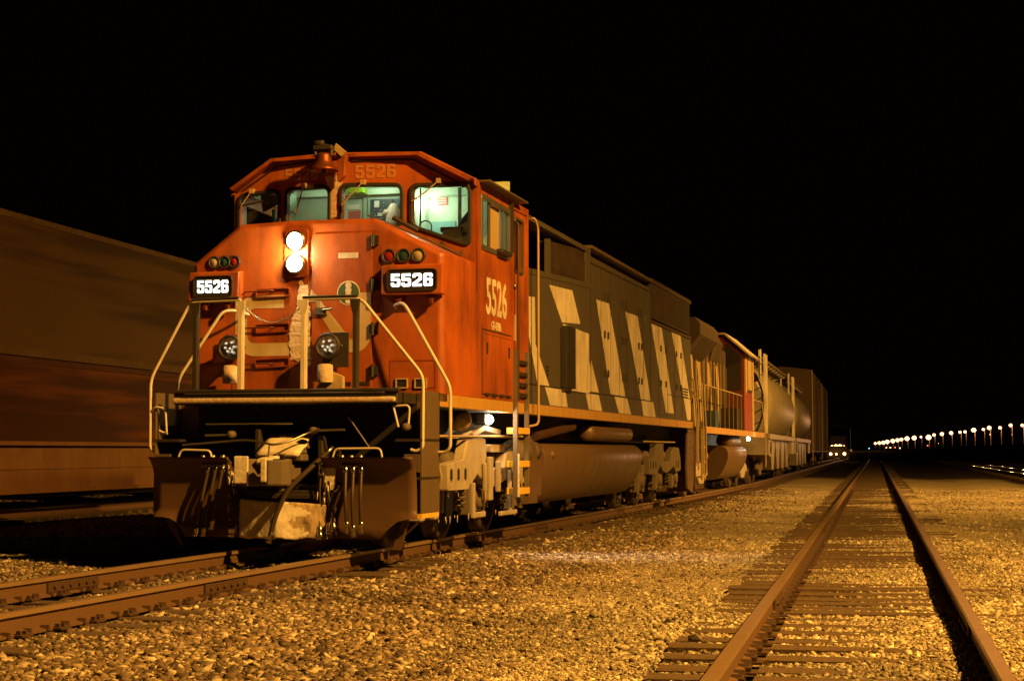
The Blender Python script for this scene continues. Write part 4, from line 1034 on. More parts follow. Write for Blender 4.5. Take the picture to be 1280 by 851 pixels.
# narrower waist behind the cab with the slanting intake bay, then the full-width body
mb.prism([(4.96, 1.785), (4.96, 3.60), (6.19, 3.68), (8.8, 3.78), (9.10, 3.80), (9.10, 1.785)], 'x', -HX, HX)
mb.prism([(-1.1, 3.5), (-1.1, 4.42), (1.1, 4.42), (1.1, 3.5)], 'y', 4.96, 9.12)
mb.prism([(-1.58, 4.35), (-1.58, 4.42), (-1.2, 4.50), (1.2, 4.50), (1.58, 4.42), (1.58, 4.35)], 'y', 4.96, 9.1)
mb.prism(hp, 'y', 9.10, 14.75)
mb.prism([(-HX, 1.785), (-HX, 3.64), (HX, 3.64), (HX, 1.785)], 'y', 14.75, 20.0)
mb.prism([(-1.4, 3.6), (-1.4, 4.5), (1.4, 4.5), (1.4, 3.6)], 'y', 14.75, 19.85)
S3 = 3.64
W = 1
def sx(poly): hood_panel(poly, W, mb)
sx([(4.97, 3.28), (5.33, 3.30), (5.36, 2.64), (6.20, 2.075), (5.48, 2.075), (4.97, 2.72)][::1])
sx([(5.92, 2.055), (7.24, 2.055), (7.42, 1.80), (6.24, 1.80)])
sx([(6.19, 3.56), (7.75, 3.62), (8.32, 3.14), (7.02, 3.07)])
sx([(7.70, 3.02), (8.42, 3.02), (9.09, 2.50), (9.09, 2.08), (8.72, 2.08), (7.70, 2.92)])
sx([(9.13, 2.62), (9.74, 2.10), (9.13, 2.10)])
sx([(8.70, 2.06), (9.74, 2.06), (10.02, 1.80), (8.94, 1.80)])
sx([(9.55, 3.64), (10.62, 3.66), (12.10, 2.11), (10.72, 2.11)])
sx([(11.05, 2.09), (12.24, 2.09), (12.66, 1.80), (11.48, 1.80)])
sx([(12.12, 3.64), (13.36, 3.66), (14.72, 2.11), (13.66, 2.11)])
sx([(13.69, 2.09), (15.0, 2.09), (15.28, 1.80), (13.93, 1.80)])
sx([(14.80, 3.63), (16.06, 3.63), (17.56, 1.92), (16.52, 1.92)])
sx([(17.31, 3.63), (18.51, 3.63), (19.98, 2.15), (19.98, 1.82), (19.42, 1.82)])
for q in [[(4.97, 3.28), (5.33, 3.30), (6.2, 2.07), (5.48, 2.07)], [(7.0, 3.5), (8.2, 3.5), (10, 1.8), (8.9, 1.8)], [(9.55, 3.64), (10.62, 3.66), (12.66, 1.80), (11.48, 1.80)], [(12.12, 3.64), (13.36, 3.66), (15.28, 1.80), (13.93, 1.8)], [(14.8, 3.63), (16.06, 3.63), (17.56, 1.9), (16.5, 1.9)], [(17.31, 3.63), (18.51, 3.63), (20, 1.85), (19.4, 1.85)]]:
    hood_panel([(y, z) for y, z in q], W, mb, -HX - .003)
hood = mb.build('hood', ['stripe_dark', 'white'], L)
# seams, latches, doors
mb = MB()
def seam(y0, z0, y1, z1, t=.012, x=HX + .005):
    if abs(y1 - y0) < .01: mb.box(x - .01, x + .002, y0 - t / 2, y0 + t / 2, min(z0, z1), max(z0, z1))
    else: mb.prism([(y0, z0 - t / 2), (y1, z1 - t / 2), (y1, z1 + t / 2), (y0, z0 + t / 2)], 'x', x - .01, x + .002)
seam(4.97, 2.065, 14.75, 2.10, .014); seam(9.1, 1.8, 9.1, 4.3, .02); seam(14.75, 1.8, 14.75, 4.3, .02)
for y in (9.95, 10.75, 11.55, 12.35, 13.15, 13.95): seam(y, 2.1, y, 4.2)
for y in (15.7, 16.7, 17.7, 18.7): seam(y, 1.86, y, 3.6)
seam(9.1, 4.2, 14.75, 4.24, .02); seam(15.7, 1.86, 16.7, 1.86); seam(16.7, 2.3, 19.9, 2.3)
mb.build('door_seam', 'black', hood)
mb = MB()
for y in (10.2, 10.5, 11.8, 12.1, 13.4, 13.7):
    for z in (2.45, 3.1, 3.75): mb.box(HX + .003, HX + .028, y - .03, y + .03, z - .06, z + .06); mb.cut()
for y in (15.9, 16.5, 17.9, 18.5):
    for z in (2.5, 3.2): mb.box(HX + .003, HX + .025, y - .03, y + .03, z - .06, z + .06); mb.cut()
mb.each('door_latch', 'black', hood)
mb = MB()
for k in range(4): mb.box(HX + .003, HX + .012, 18.6, 19.5, 2.30 + k * .06, 2.325 + k * .06)
for k in range(3): mb.box(HX + .003, HX + .012, 6.02, 6.12, 2.22 + k * .06, 2.25 + k * .06)
mb.build('louvre', 'deepblack', hood)
# intake bay grilles
mb = MB(); mb.box(1.08, 1.16, 4.98, 6.15, 3.66, 4.34); mb.build('intake_bay', 'deepblack', L)
mb = MB(); mb.prism([(6.28, 3.71), (8.76, 3.80), (8.76, 4.36), (6.28, 4.22)], 'x', 1.40, 1.545)
for y in np.arange(6.36, 8.75, .055): mb.box(1.545, 1.556, y, y + .02, 3.84, 4.20)
mb.build('intake_grille', 'grille', L)
mb = MB(); mb.box(1.5, 1.575, 6.20, 6.28, 3.68, 4.24); mb.box(1.5, 1.575, 8.76, 9.1, 3.78, 4.4); mb.prism([(5.0, 3.60), (9.1, 3.78), (9.1, 3.86), (5.0, 3.68)], 'x', 1.5, 1.578); mb.build('grille_frame', 'stripe_dark', L)
for (a, b) in ((14.8, 16.45), (16.5, 18.1), (18.15, 19.8)):
    mb = MB(); mb.box(1.38, 1.575, a, b, 3.74, 4.43)
    for y in np.arange(a + .05, b - .03, .05): mb.box(1.575, 1.585, y, y + .018, 3.78, 4.40)
    mb.build('radiator_grille', 'grille', L)
mb = MB(); mb.box(1.38, 1.60, 14.75, 19.9, 3.64, 3.70); mb.box(1.2, 1.60, 14.78, 19.9, 4.43, 4.52); mb.build('radiator_frame', 'boxbrown', L, .01)
# protruding air box beside the cab end
mb = MB(); mb.prism([(7.02, 2.06), (7.02, 3.0), (7.12, 3.05), (8.90, 3.02), (8.90, 2.06)], 'x', HX + .004, HX + .02); o = mb.build('equipment_door', 'white', L)
mb = MB(); mb.prism([(6.92, 2.08), (6.92, 2.98), (7.02, 3.02), (7.55, 3.02), (7.55, 2.08)], 'x', HX, HX + .10); mb.build('air_filter_box', 'deepblack', L, .01)
mb = MB(); mb.lathe([(0, .012), (.11, .012), (.12, 0)], (HX, 14.25, 3.60), (1, 0, 0), 20); mb.build('sight_glass', 'green', L)
# roof gear
mb = MB(); mb.box(1.30, 1.60, 9.1, 14.75, 4.44, 4.49); mb.build('roof_edge', 'olive', L)
for y in (15.7, 17.3, 18.9):
    mb = MB(); mb.lathe([(.62, 0), (.62, .10), (.58, .12), (.2, .12), (.12, .16), (0, .16)], (0, y, 4.5), (0, 0, 1), 28); mb.build('radiator_fan', 'black', L)
mb = MB(); mb.box(-.25, .25, 10.6, 11.4, 4.5, 4.72); mb.build('exhaust_stack', 'black', L, .03)
mb = MB()
for k, (dx, ln) in enumerate(((-.1, .32), (0, .42), (.1, .36))): mb.lathe([(.02, 0), (.025, ln * .5), (.09, ln)], (dx, 7.6, 4.58 + .02 * k), (0, -1, 0), 12)
mb.tube([(0, 7.6, 4.45), (0, 7.6, 4.6)], .03, 8); mb.build('air_horn', 'steel', L)
# long grab beside the door, ladder
rod('side_grab', [(1.60, 4.90, 4.34), (1.68, 4.86, 4.36), (1.70, 5.0, 4.25), (1.70, 5.02, 1.50), (1.58, 4.72, 1.46)], .017, 'tan', .08)
rod('side_grab', [(1.60, 4.02, 4.20), (1.67, 4.0, 4.18), (1.67, 4.02, 1.80), (1.6, 4.02, 1.78)], .015, 'boxbrown', .05)
mb = MB()
for y in (4.02, 4.62): mb.box(1.60, 1.66, y - .025, y + .025, .52, 2.48)
ld = mb.build('ladder', 'truckdirt', L, .004)
for z in (.56, .92, 1.36): 
    mb = MB(); mb.box(1.50, 1.68, 4.05, 4.60, z, z + .085); mb.build('step', 'yellow_step', ld, .004)
for z in (1.86, 2.0, 2.14, 2.30):
    mb = MB(); mb.box(1.60, 1.65, 4.05, 4.60, z, z + .05); mb.build('step', 'black', ld)
mb = MB(); mb.box(1.664, 1.68, 4.0, 4.04, .53, 1.10); mb.build('ladder_frost', 'snow', ld)
# fuel tank, reservoirs
def tankmesh(y0, y1, z0, z1, hw, name, mat, parent):
    mb = MB(); h = z1 - z0
    key = [(hw - .42, z1), (hw - .14, z1 - .01 * h), (hw - .02, z1 - .12 * h), (hw, z1 - .30 * h), (hw - .05, z1 - .52 * h), (hw - .16, z0 + .24 * h), (hw - .32, z0 + .04 * h), (hw - .5, z0)]
    prof = [(v.x, v.y) for v in fil([(a, b, 0) for a, b in key], .12, 3)]
    full = prof + [(-x, z) for x, z in prof[::-1]]
    mb.prism(full, 'y', y0, y1); k = len(full)
    mb.sm = [len(f) == 4 for f in mb.f]
    return mb.build(name, mat, parent, .03, 2)
tk = tankmesh(6.0, 13.85, .34, 1.25, 1.56, 'fuel_tank', 'tank', L)
mb = MB()
mb.lathe([(.0, .05), (.06, .05), (.06, 0)], (1.52, 6.5, 1.08), (1, 0, 0), 12); mb.build('tank_fitting', 'tank', tk)
mb = MB(); mb.prism([(1.0, .36), (1.52, .40), (1.54, .9), (1.50, 1.22), (1.40, 1.38), (1.30, 1.25), (1.0, 1.25)], 'y', 5.62, 5.66); mb.box(1.0, 1.5, 5.66, 6.0, .5, 1.0); mb.build('tank_end_plate', 'tank', L)
for s in (-1, 1):
    mb = MB(); mb.lathe([(.0, 0), (.10, .01), (.135, .06), (.14, .12), (.14, 3.5), (.12, 3.6), (0, 3.62)], (s * 1.38, 9.6, 1.44), (0, 1, 0), 24); mb.build('air_reservoir', 'tank', L)
mb = MB(); mb.tube([(1.3, 6.4, 1.35), (1.42, 7.4, 1.45), (1.42, 8.4, 1.52)], .07, 12); mb.build('filler_pipe', 'boxbrown', L)
mb = MB(); mb.lathe([(.0, .06), (.10, .06), (.10, -.02), (.14, -.05), (.14, -.2), (0, -.2)], (1.3, 2.62, 1.52), (.6, -1, 0), 16); mb.build('bell_valve', 'tan', L)
# sand and brake piping beside the truck
mb = MB(); mb.tube([(1.42, .7, 1.305), (1.42, 5.2, 1.335)], .016, 8); mb.cut(); mb.tube([(1.42, 14.8, 1.32), (1.42, 18.6, 1.32)], .014, 8); mb.cut()
mb.tube(fil([(1.4, 1.2, 1.1), (1.45, 1.3, .8), (1.1, 1.5, .3), (.9, 1.6, .15)], .1), .018, 6); mb.cut()
mb.tube(fil([(1.35, 3.2, 1.3), (1.40, 3.2, 1.0), (1.42, 3.3, .5), (1.2, 3.6, .36)], .1), .022, 6); mb.cut()
mb.tube(fil([(1.35, 4.6, 1.2), (1.42, 4.9, .9), (1.42, 5.3, .5)], .1), .018, 6); mb.cut()
mb.each('brake_pipe', 'tan', L)
mb = MB()
mb.lathe([(0, -.14), (.13, -.12), (.14, 0), (.14, .55), (.1, .6), (0, .6)], (1.25, .85, 1.12), (0, 1, 0), 20); mb.build('brake_reservoir', 'truckdirt', L)
mb = MB(); mb.lathe([(0, 0), (.16, .01), (.18, .05), (.18, .5), (.14, .55), (0, .56)], (1.36, 4.85, 1.12), (0, 1, 0), 20); mb.cut(); mb.lathe([(0, 0), (.14, .01), (.15, .4), (0, .42)], (1.36, 5.62, 1.13), (0, 1, 0), 20); mb.cut(); mb.each('brake_reservoir', 'truckdirt', L)
make_truck(L, 3.35, 'front truck with pale frosted side frame'); make_truck(L, 17.2, frame='truckdirt')
# white bars and icicles of the brake rigging
mb = MB()
for (y, z0, z1, w) in ((2.66, .3, .74, .035), (3.45, .50, 1.06, .08), (2.95, .30, .37, .22), (4.35, .28, .34, .42), (4.45, .34, .88, .035), (3.85, .60, 1.0, .06), (3.2, .62, .98, .03)):
    mb.box(1.41, 1.46, y - w, y + w, z0, z1); mb.cut()
mb.each('brake_rigging', 'truckgrey', L, .012, 2)
mb = MB()
for k in range(26):
    y = random.uniform(1.5, 5.2); z = random.choice((.30, .33, .62)); h = random.uniform(.03, .10); r = random.uniform(.004, .009)
    mb.lathe([(r, 0), (r * .7, -h * .5), (0.001, -h)], (1.34 + random.uniform(-.03, .02), y, z + .02), (0, 0, 1), 5)
mb.build('icicles', 'snow', L)['kind'] = 'stuff'
mb = MB(); mb.prism([(3.0, 1.305), (3.55, 1.40), (4.3, 1.34), (4.3, 1.42), (3.5, 1.47), (2.95, 1.36)], 'x', .9, 1.35); mb.prism([(2.4, 1.29), (3.1, 1.40), (3.1, 1.31)], 'x', 1.0, 1.3); mb.prism([(3.75, 1.12), (4.45, 1.12), (4.45, 1.22), (3.75, 1.22)], 'x', 1.2, 1.37); mb.build('frosted_bracket', 'truckgrey', L, .01)
mb = MB(); mb.box(1.18, 1.3, 3.70, 3.98, 1.50, 1.63); gl = mb.build('step_lamp', 'black', L, .01)
mb = MB(); mb.lathe([(0, .08), (.04, .07), (.062, .03), (.065, 0)], (1.3, 3.84, 1.55), (.8, -.6, -.1), 16); mb.build('bulb', 'whitelamp', gl)
# rear end
mb = MB(); mb.box(-1.5, 1.5, 20.0, 20.9, 1.64, 1.76); mb.build('rear_deck', 'black', L)
mb = MB(); mb.prism([(20.05, 1.64), (20.95, 1.64), (20.9, .5), (20.8, .18), (20.0, .3), (19.9, .7)], 'x', 1.44, 1.48); mb.box(-1.45, 1.45, 20.9, 20.94, .2, 1.64); mb.build('rear_pilot', 'tank', L)
rod('handrail', [(1.55, 20.1, 2.8), (1.6, 20.2, 2.75), (1.62, 20.5, 1.9), (1.62, 20.5, .9)], .019, 'tan', .08)
rod('handrail', [(1.55, 20.95, 2.8), (1.6, 20.95, 2.0), (1.62, 20.75, 1.6), (1.62, 20.75, .7)], .019, 'tan', .08)
coupler(L, 20.95, 1, .88)

# ------------------------------------------------------------------ second locomotive (hood unit, long hood leading towards the camera)
def place(name, y, length, rev=False):
    """an empty on the rails: local +y runs away from the camera"""
    ya, yb = y + 3, y + length - 3; xa, xb = trackx(ya), trackx(yb); a = math.atan2(xb - xa, yb - ya)
    return empty(name, (xa - sin(a) * 3, y, 0), -a)
def bogie(parent, yc, mat='truckdirt'):
    mb = MB()
    for s in (-1, 1):
        x0, x1 = sorted((s * 1.0, s * 1.12))
        mb.prism([(yc - 1.15, .50), (yc - 1.15, .66), (yc - .5, .84), (yc + .5, .84), (yc + 1.15, .66), (yc + 1.15, .50), (yc + .8, .50), (yc + .4, .3), (yc - .4, .3), (yc - .8, .5)], 'x', x0, x1); mb.cut()
    bo = MB(); bo.box(-1.0, 1.0, yc - .2, yc + .2, .5, .8); t = bo.build('truck', mat, parent, .02); mb.each('side_frame', mat, t, .02)
    for a in (-.88, .88):
        for s in (-1, 1):
            mb = MB(); mb.lathe([(.0, 0), (.14, 0), (.16, .03), (.38, .04), (.40, .06), (.455, .06), (.46, -.07), (.485, -.08), (.485, -.1), (0, -.08)], (s * .76, yc + a, .46), (s, 0, 0), 28); mb.build('wheel', 'wheel', t)
    return t
Y2 = Y0 + 21.4
L = place('locomotive', Y2, 16.6)
tag(L, 'second locomotive with railings and red and white cab, coupled behind the leading engine', 'locomotive', 'locomotives')
def rod2(name, path, r, mat, rr=.06, n=6):
    mb = MB(); mb.tube(fil(path, rr), r, n); return mb.build(name, mat, L)
mb = MB(); mb.box(-1.52, 1.52, .1, 16.5, 1.62, 1.70); mb.box(-.6, .6, -.3, 16.9, 1.0, 1.6); mb.build('underframe', 'black', L)
for s in (-1, 1):
    mb = MB(); mb.box(*sorted((s * 1.50, s * 1.56)), 0.9, 15.8, 1.56, 1.72); mb.build('side_sill', 'yellow', L)
mb = MB(); mb.prism([(-.98, 1.70), (-.98, 4.02), (-.6, 4.3), (.6, 4.3), (.98, 4.02), (.98, 1.70)], 'y', 1.0, 10.28)
for a in (2.2, 4.4, 6.4, 8.3): mb.flat([(a, 1.9), (a + .6, 1.9), (a - .2, 3.5), (a - .8, 3.5)], 'x', .983, 1)
for a in np.arange(1.6, 9.4, .75): mb.box(.975, .99, a - .012, a + .012, 1.8, 3.9, 2); mb.box(.98, 1.0, a + .3, a + .36, 2.2, 3.6, 1 if int(a * 4) % 3 == 0 else 2)
mb.build('hood', ['hooddark', 'tan', 'black'], L)
mb = MB()
mb.prism([(.9, 3.35), (1.42, 3.95), (1.42, 4.22), (1.30, 4.36), (-1.30, 4.36), (-1.42, 4.22), (-1.42, 3.95), (-.9, 3.35)], 'y', 1.05, 4.6); fl = mb.build('radiator_housing', 'hooddark', L, .01)
mb = MB(); mb.prism([(1.9, 3.40), (1.9, 3.92), (4.4, 3.92), (4.4, 3.40)], 'x', 0, .012)
mb.v = [(1.415 - (3.95 - z) * .86 + x, y, z) for x, y, z in mb.v]; mb.build('radiator_grille', 'grille', fl)
for y in (1.8, 2.9, 4.0):
    mb = MB(); mb.lathe([(.5, 0), (.5, .14), (0, .14)], (0, y, 4.36), (0, 0, 1), 20); mb.build('radiator_fan', 'black', L)
mb = MB(); mb.prism([(-1.0, 3.6), (-1.15, 4.1), (-1.0, 4.35), (1.0, 4.35), (1.15, 4.1), (1.0, 3.6)], 'y', 6.2, 8.0); mb.build('brake_blister', 'hooddark', L)
# cab near the far end
cab2 = [(-1.52, 1.7), (-1.52, 3.95), (-.9, 4.52), (.9, 4.52), (1.52, 3.95), (1.52, 1.7)]
CB = 10.3
mb = MB(); mb.prism(cab2, 'y', CB, CB + 2.5); c2 = mb.build('cab', 'red2', L, .03)
mb = MB(); mb.prism([(CB + .02, 2.75), (CB + .02, 3.93), (CB + 2.48, 3.93), (CB + 2.48, 1.75), (CB + 2.0, 1.75), (CB + 1.9, 2.9), (CB + .4, 2.9)], 'x', 1.522, 1.527); mb.build('white_panel', 'tan', c2)
mb = MB(); mb.flat([(.92, 2.9), (1.40, 2.9), (1.40, 3.93), (.92, 4.35)], 'y', CB - .003); mb.build('end_wall_shade', 'black', c2)  # black sheet paints the shade on the cab's facing end wall
wq = [(CB + .55, 2.95), (CB + 1.75, 2.95), (CB + 1.75, 3.85), (CB + .55, 3.85)]
mb = MB(); q = roundpoly(wq, .08); mb.holed(roundpoly(grow(wq, .06), .1), [q], lambda u, w, d: (1.55 - d, u, w), .03); wf = mb.build('cab_window', 'chrome', c2)
mb = MB(); mb.flat(q, 'x', 1.53); mb.build('pane', 'tan', wf)
mb = MB(); mb.prism([(-1.7, 3.95), (-.95, 4.6), (.95, 4.6), (1.7, 3.95), (1.66, 3.92), (.93, 4.55), (-.93, 4.55), (-1.66, 3.92)], 'y', CB - .3, CB + 2.8); mb.build('cab_roof', 'white', c2)
mb = MB(); mb.prism([(-1.05, 1.7), (-1.05, 3.75), (-.6, 4.0), (.6, 4.0), (1.05, 3.75), (.8 + .25, 1.7)], 'y', CB + 2.5, CB + 4.6); mb.build('short_hood', 'red2', L)
mb = MB(); mb.box(.92, 1.30, 5.0, 5.6, 1.72, 2.2); mb.build('battery_box', 'bluebox', L)
mb = MB(); mb.box(.95, 1.45, 8.6, 10.2, 1.72, 2.35); mb.build('battery_box', 'black', L)
mb = MB(); mb.prism([(.92, 1.72), (1.3, 1.72), (1.2, 3.45), (.92, 3.5)], 'y', .9, 1.15); mb.build('sand_box', 'tan', L)
rod2('handrail', [(1.50, 1.2, 2.72), (1.50, 9.5, 2.72)], .018, 'tan')
rod2('handrail', [(-1.50, 1.2, 2.72), (-1.50, 9.5, 2.72)], .018, 'tan')
for y in list(np.arange(1.2, 9.6, 1.0)):
    rod2('stanchion', [(1.50, y, 1.66), (1.50, y, 2.74)], .02, 'truckdirt')
for y in (.25, .75): rod2('handrail', [(1.50, y + .4, 2.72), (1.54, y, 2.5), (1.58, y, 1.6), (1.58, y, .6)], .02, 'tan', .12)
rod2('handrail', [(-.8, .12, 2.7), (1.2, .12, 2.7), (1.54, .3, 2.3)], .02, 'tan', .1)
rod2('handrail', [(1.5, 12.6, 2.7), (1.5, 15.6, 2.7), (1.56, 16.1, 1.5), (1.56, 16.1, .6)], .02, 'tan', .1)
mb = MB(); mb.prism([(.9, 1.62), (2.2, 1.0), (2.2, .94), (.85, 1.56)], 'x', 1.4, 1.44)
for z in (.5, .85, 1.2): mb.box(1.2, 1.56, .25, .75, z, z + .04)
mb.box(1.52, 1.56, .18, .24, .45, 1.66); mb.box(1.52, 1.56, .76, .82, .45, 1.66); mb.build('step_well', 'tan', L)
mb = MB(); mb.prism([(-.02, 1.6), (.05, .3), (.2, .18), (.25, 1.6)], 'x', -1.4, 1.4); mb.build('rear_pilot', 'plow', L)
tk2 = tankmesh(6.0, 10.8, .35, 1.28, 1.50, 'fuel_tank', 'tank', L)
mb = MB(); mb.lathe([(0, 0), (.18, .03), (.2, .1), (.2, 2.8), (0, 2.85)], (1.2, 7.3, 1.42), (0, 1, 0), 16); mb.build('air_reservoir', 'tank', L)
bogie(L, 3.4, 'truckgrey'); bogie(L, 13.2, 'truckgrey')
mb = MB(); mb.lathe([(0, .06), (.05, .05), (.07, 0)], (1.35, 12.6, 1.50), (.8, -.6, -.1), 12); mb.build('step_lamp', 'whitelamp', L)
coupler(L, -.1, -1); coupler(L, 16.7, 1)

# ------------------------------------------------------------------ freight wagons
def hopper(name, y, label):
    L = place(name, y, 17.6); tag(L, label, 'hopper wagon', 'cylindrical hopper wagons')
    n = 24; prof = []
    for k in range(n + 1):
        a = radians(-38 + 76 * k / n * 1.0)
    pr = [(1.62 * cos(t), 2.75 + 1.50 * sin(t)) for t in np.linspace(radians(-50), radians(62), 20)]
    full = pr + [(-x, z) for x, z in pr[::-1]]
    mb = MB(); k = len(full); ys = [1.3, 1.5, 1.9, 15.7, 16.1, 16.3]; sc = [.80, .95, 1., 1., .95, .80]; vs = []
    for yy, q in zip(ys, sc): vs += [(x * (q if q < 1 else 1), yy, 2.8 + (z - 2.8) * q) for x, z in full]
    fs = [(i * k + j, i * k + (j + 1) % k, (i + 1) * k + (j + 1) % k, (i + 1) * k + j) for i in range(len(ys) - 1) for j in range(k)]
    mb.add(vs, fs, 0, True); mb.add(vs[:k], [tuple(range(k))]); mb.add(vs[-k:], [tuple(range(k))])
    body = mb.build('tank_body', 'hopper', L)
    for s in (-1, 1):
        mb = MB(); mb.box(*sorted((s * 1.30, s * 1.58)), .6, 17.0, 1.52, 1.72); mb.build('side_sill', 'hopper', L, .02)
    mb = MB()
    for yc in (4.3, 7.3, 10.3, 13.3):
        mb.prism([(yc - 1.4, 1.55), (yc + 1.4, 1.55), (yc + .4, .45), (yc - .4, .45)], 'x', -1.0, 1.42)
    mb.build('discharge_chute', 'hopper', L, .02)
    mb = MB()
    for s in (-1, 1):
        mb.prism([(.6, 1.0), (.6, 1.52), (2.6, 1.52), (2.6, 1.0), (1.6, .92)], 'x', *sorted((s * 1.48, s * 1.52))); mb.cut()
        mb.prism([(15.0, 1.0), (15.0, 1.52), (17.0, 1.52), (17.0, 1.0)], 'x', *sorted((s * 1.48, s * 1.52)))
        mb.cut()
    mb.box(-1.5, 1.5, .55, .62, 1.0, 1.72); mb.cut(); mb.each('end_sill', 'hopper', L)
    mb = MB()
    mb.box(-.5, .5, 1.4, 16.2, 4.36, 4.40)
    for s in (-1, 1):
        mb.box(*sorted((s * .9, s * 1.25)), 1.2, 16.4, 4.34, 4.38)
    for yy in np.arange(1.6, 16.2, 1.6): mb.box(-1.2, 1.2, yy, yy + .08, 4.22, 4.34)
    mb.build('running_board', 'hopper', L)
    mb = MB()
    for yy in (.75, 1.25): mb.box(1.40, 1.46, yy - .03, yy + .03, 1.6, 4.40)
    for z in np.arange(1.9, 4.4, .38): mb.box(1.42, 1.45, .75, 1.25, z, z + .03)
    for x in (.9, 1.40): mb.box(x - .03, x + .03, .62, .67, 1.0, 4.42)
    mb.prism([(.7, 3.6), (1.4, 3.6), (1.4, 4.62), (.7, 4.55)], 'x', 1.2, 1.25)
    mb.build('end_ladder', 'white', L)
    mb = MB(); mb.lathe([(.18, 0), (.22, .02), (.22, -.02)], (1.525, 1.6, 1.25), (1, 0, 0), 20); mb.build('hand_wheel', 'black', L)
    bogie(L, 2.2); bogie(L, 15.4); coupler(L, .1, -1); coupler(L, 17.5, 1)
    return L
Y3 = Y2 + 17.2
hopper('hopper_wagon', Y3, 'pale grey round-sided hopper wagon coupled right behind the second locomotive')
hopper('hopper_wagon', Y3 + 18.1, 'farther round-sided hopper wagon coupled in front of the tall dark boxcars')
def boxcar(y, label, h=4.5, mat='boxbrown'):
    L = place('boxcar', y, 16.); tag(L, label, 'boxcar', 'tall dark boxcars')
    mb = MB(); mb.box(-1.55, 1.55, .4, 15.6, 1.05, h)
    for yy in np.arange(.9, 15.6, .62): mb.box(1.55, 1.585, yy, yy + .12, 1.15, h - .1); 
    mb.build('body', mat, L)
    mb = MB(); mb.prism([(-1.6, h), (0, h + .18), (1.6, h)], 'y', .35, 15.65); mb.build('roof', 'boxbrown', L)
    mb = MB(); mb.box(1.59, 1.64, 6.6, 9.4, 1.15, h - .15)
    for yy in (7.3, 8.0, 8.7): mb.box(1.64, 1.66, yy, yy + .04, 1.3, h - .3)
    mb.build('sliding_door', 'tie', L)
    mb = MB()
    for yy in (.55, 1.0): mb.box(1.59, 1.62, yy - .02, yy + .02, .6, h)
    for z in np.arange(.7, h, .38): mb.box(1.60, 1.62, .55, 1.0, z, z + .03)
    mb.build('ladder', 'tan', L)
    bogie(L, 2.2); bogie(L, 13.8); coupler(L, .1, -1); coupler(L, 15.9, 1)
Y4 = Y3 + 36.6
boxcar(Y4, 'tall dark ribbed car carrier wagon nearest to the round hopper wagons', 5.6)
boxcar(Y4 + 16.6, 'tall dark ribbed car carrier wagon at the very end of the standing train', 5.5)

# ------------------------------------------------------------------ container wagons on the left-hand track
CX_ = -17.35
def container(y, ln, z, h, mat, label):
    o = empty('shipping_container', (CX_, y, z)); tag(o, label, 'container', 'double stacked containers')
    w = 1.25; mb = MB(); prof = []
    pitch = .275; yy = .15
    vs = []; pts = []
    while yy < ln - .15:
        for a, b in ((0, 0), (.12, .0), (.24, 0)): pts.append((yy + a, b))
        yy += pitch
    pts = [p for p in pts if p[0] < ln - .12]
    for s in (-1, 1):
        vs = []; n = len(pts)
        for (py, px) in pts: vs += [(s * (w - .012 + px), py, .16), (s * (w - .012 + px), py, h - .12)]
        mb.add(vs, [(2 * i, 2 * i + 1, 2 * i + 3, 2 * i + 2) for i in range(n - 1)])
    mb.box(-w + .05, w - .05, .05, ln - .05, .1, h - .02)
    mb.build('wall', mat, o)
    mb = MB()
    for s in (-1, 1):
        mb.box(*sorted((s * (w - .06), s * w)), 0, ln, 0, .16); mb.box(*sorted((s * (w - .06), s * w)), 0, ln, h - .12, h)
        for a in (0, ln - .16): mb.box(*sorted((s * (w - .16), s * w)), a, a + .16, .16, h - .12)
    mb.box(-w + .06, w - .06, 0, .1, h - .12, h); mb.build('frame', 'cont_red' if 'low' in mat else 'cont_grey', o)
    mb = MB(); mb.box(-w + .16, w - .16, -.01, .03, .1, h - .12)
    for x in (-.6, -.25, .25, .6): mb.tube([(x, -.04, .1), (x, -.04, h - .15)], .02, 6)
    mb.build('door', mat, o)
    return o
def wellcar(y, label, labels):
    o = empty('well_wagon', (CX_, y, 0)); tag(o, label, 'container wagon', 'container wagons')
    mb = MB()
    for s in (-1, 1):
        x0, x1 = sorted((s * 1.30, s * 1.42))
        mb.prism([(1.6, 1.30), (2.2, .34), (17.0, .34), (17.6, 1.30)], 'x', x0, x1)
        mb.box(*sorted((s * 1.30, s * 1.52)), 1.0, 18.2, 1.24, 1.32); mb.box(*sorted((s * 1.42, s * 1.50)), 2.3, 16.9, .32, .40)
        mb.box(*sorted((s * 1.42, s * 1.44)), 2.4, 16.8, .78, .83)
    mb.build('well_side', 'well', o)
    mb = MB(); mb.box(-1.3, 1.3, 2.2, 17.0, .22, .34); mb.box(-1.4, 1.4, 0, 2.0, .95, 1.25); mb.box(-1.4, 1.4, 17.2, 19.2, .95, 1.25); mb.build('wagon_floor', 'black', o)
    bogie(o, .9); bogie(o, 18.3)
    container(y + 2.55, 14.1, .36, 2.59, 'cont_low', labels[0])
    container(y + 1.6, 16.15, 2.97, 2.74, 'cont_top', labels[1])
wellcar(21.6, 'pale brown well wagon under the stacked containers at the left edge', ('dark red container sunk in the nearest well wagon', 'large grey beige container on top of the stack left of the orange locomotive'))
wellcar(41.2, 'well wagon hidden mostly behind the leading locomotive', ('dark red container in the farther well wagon behind the locomotive', 'beige container on top of the farther stack behind the locomotive'))

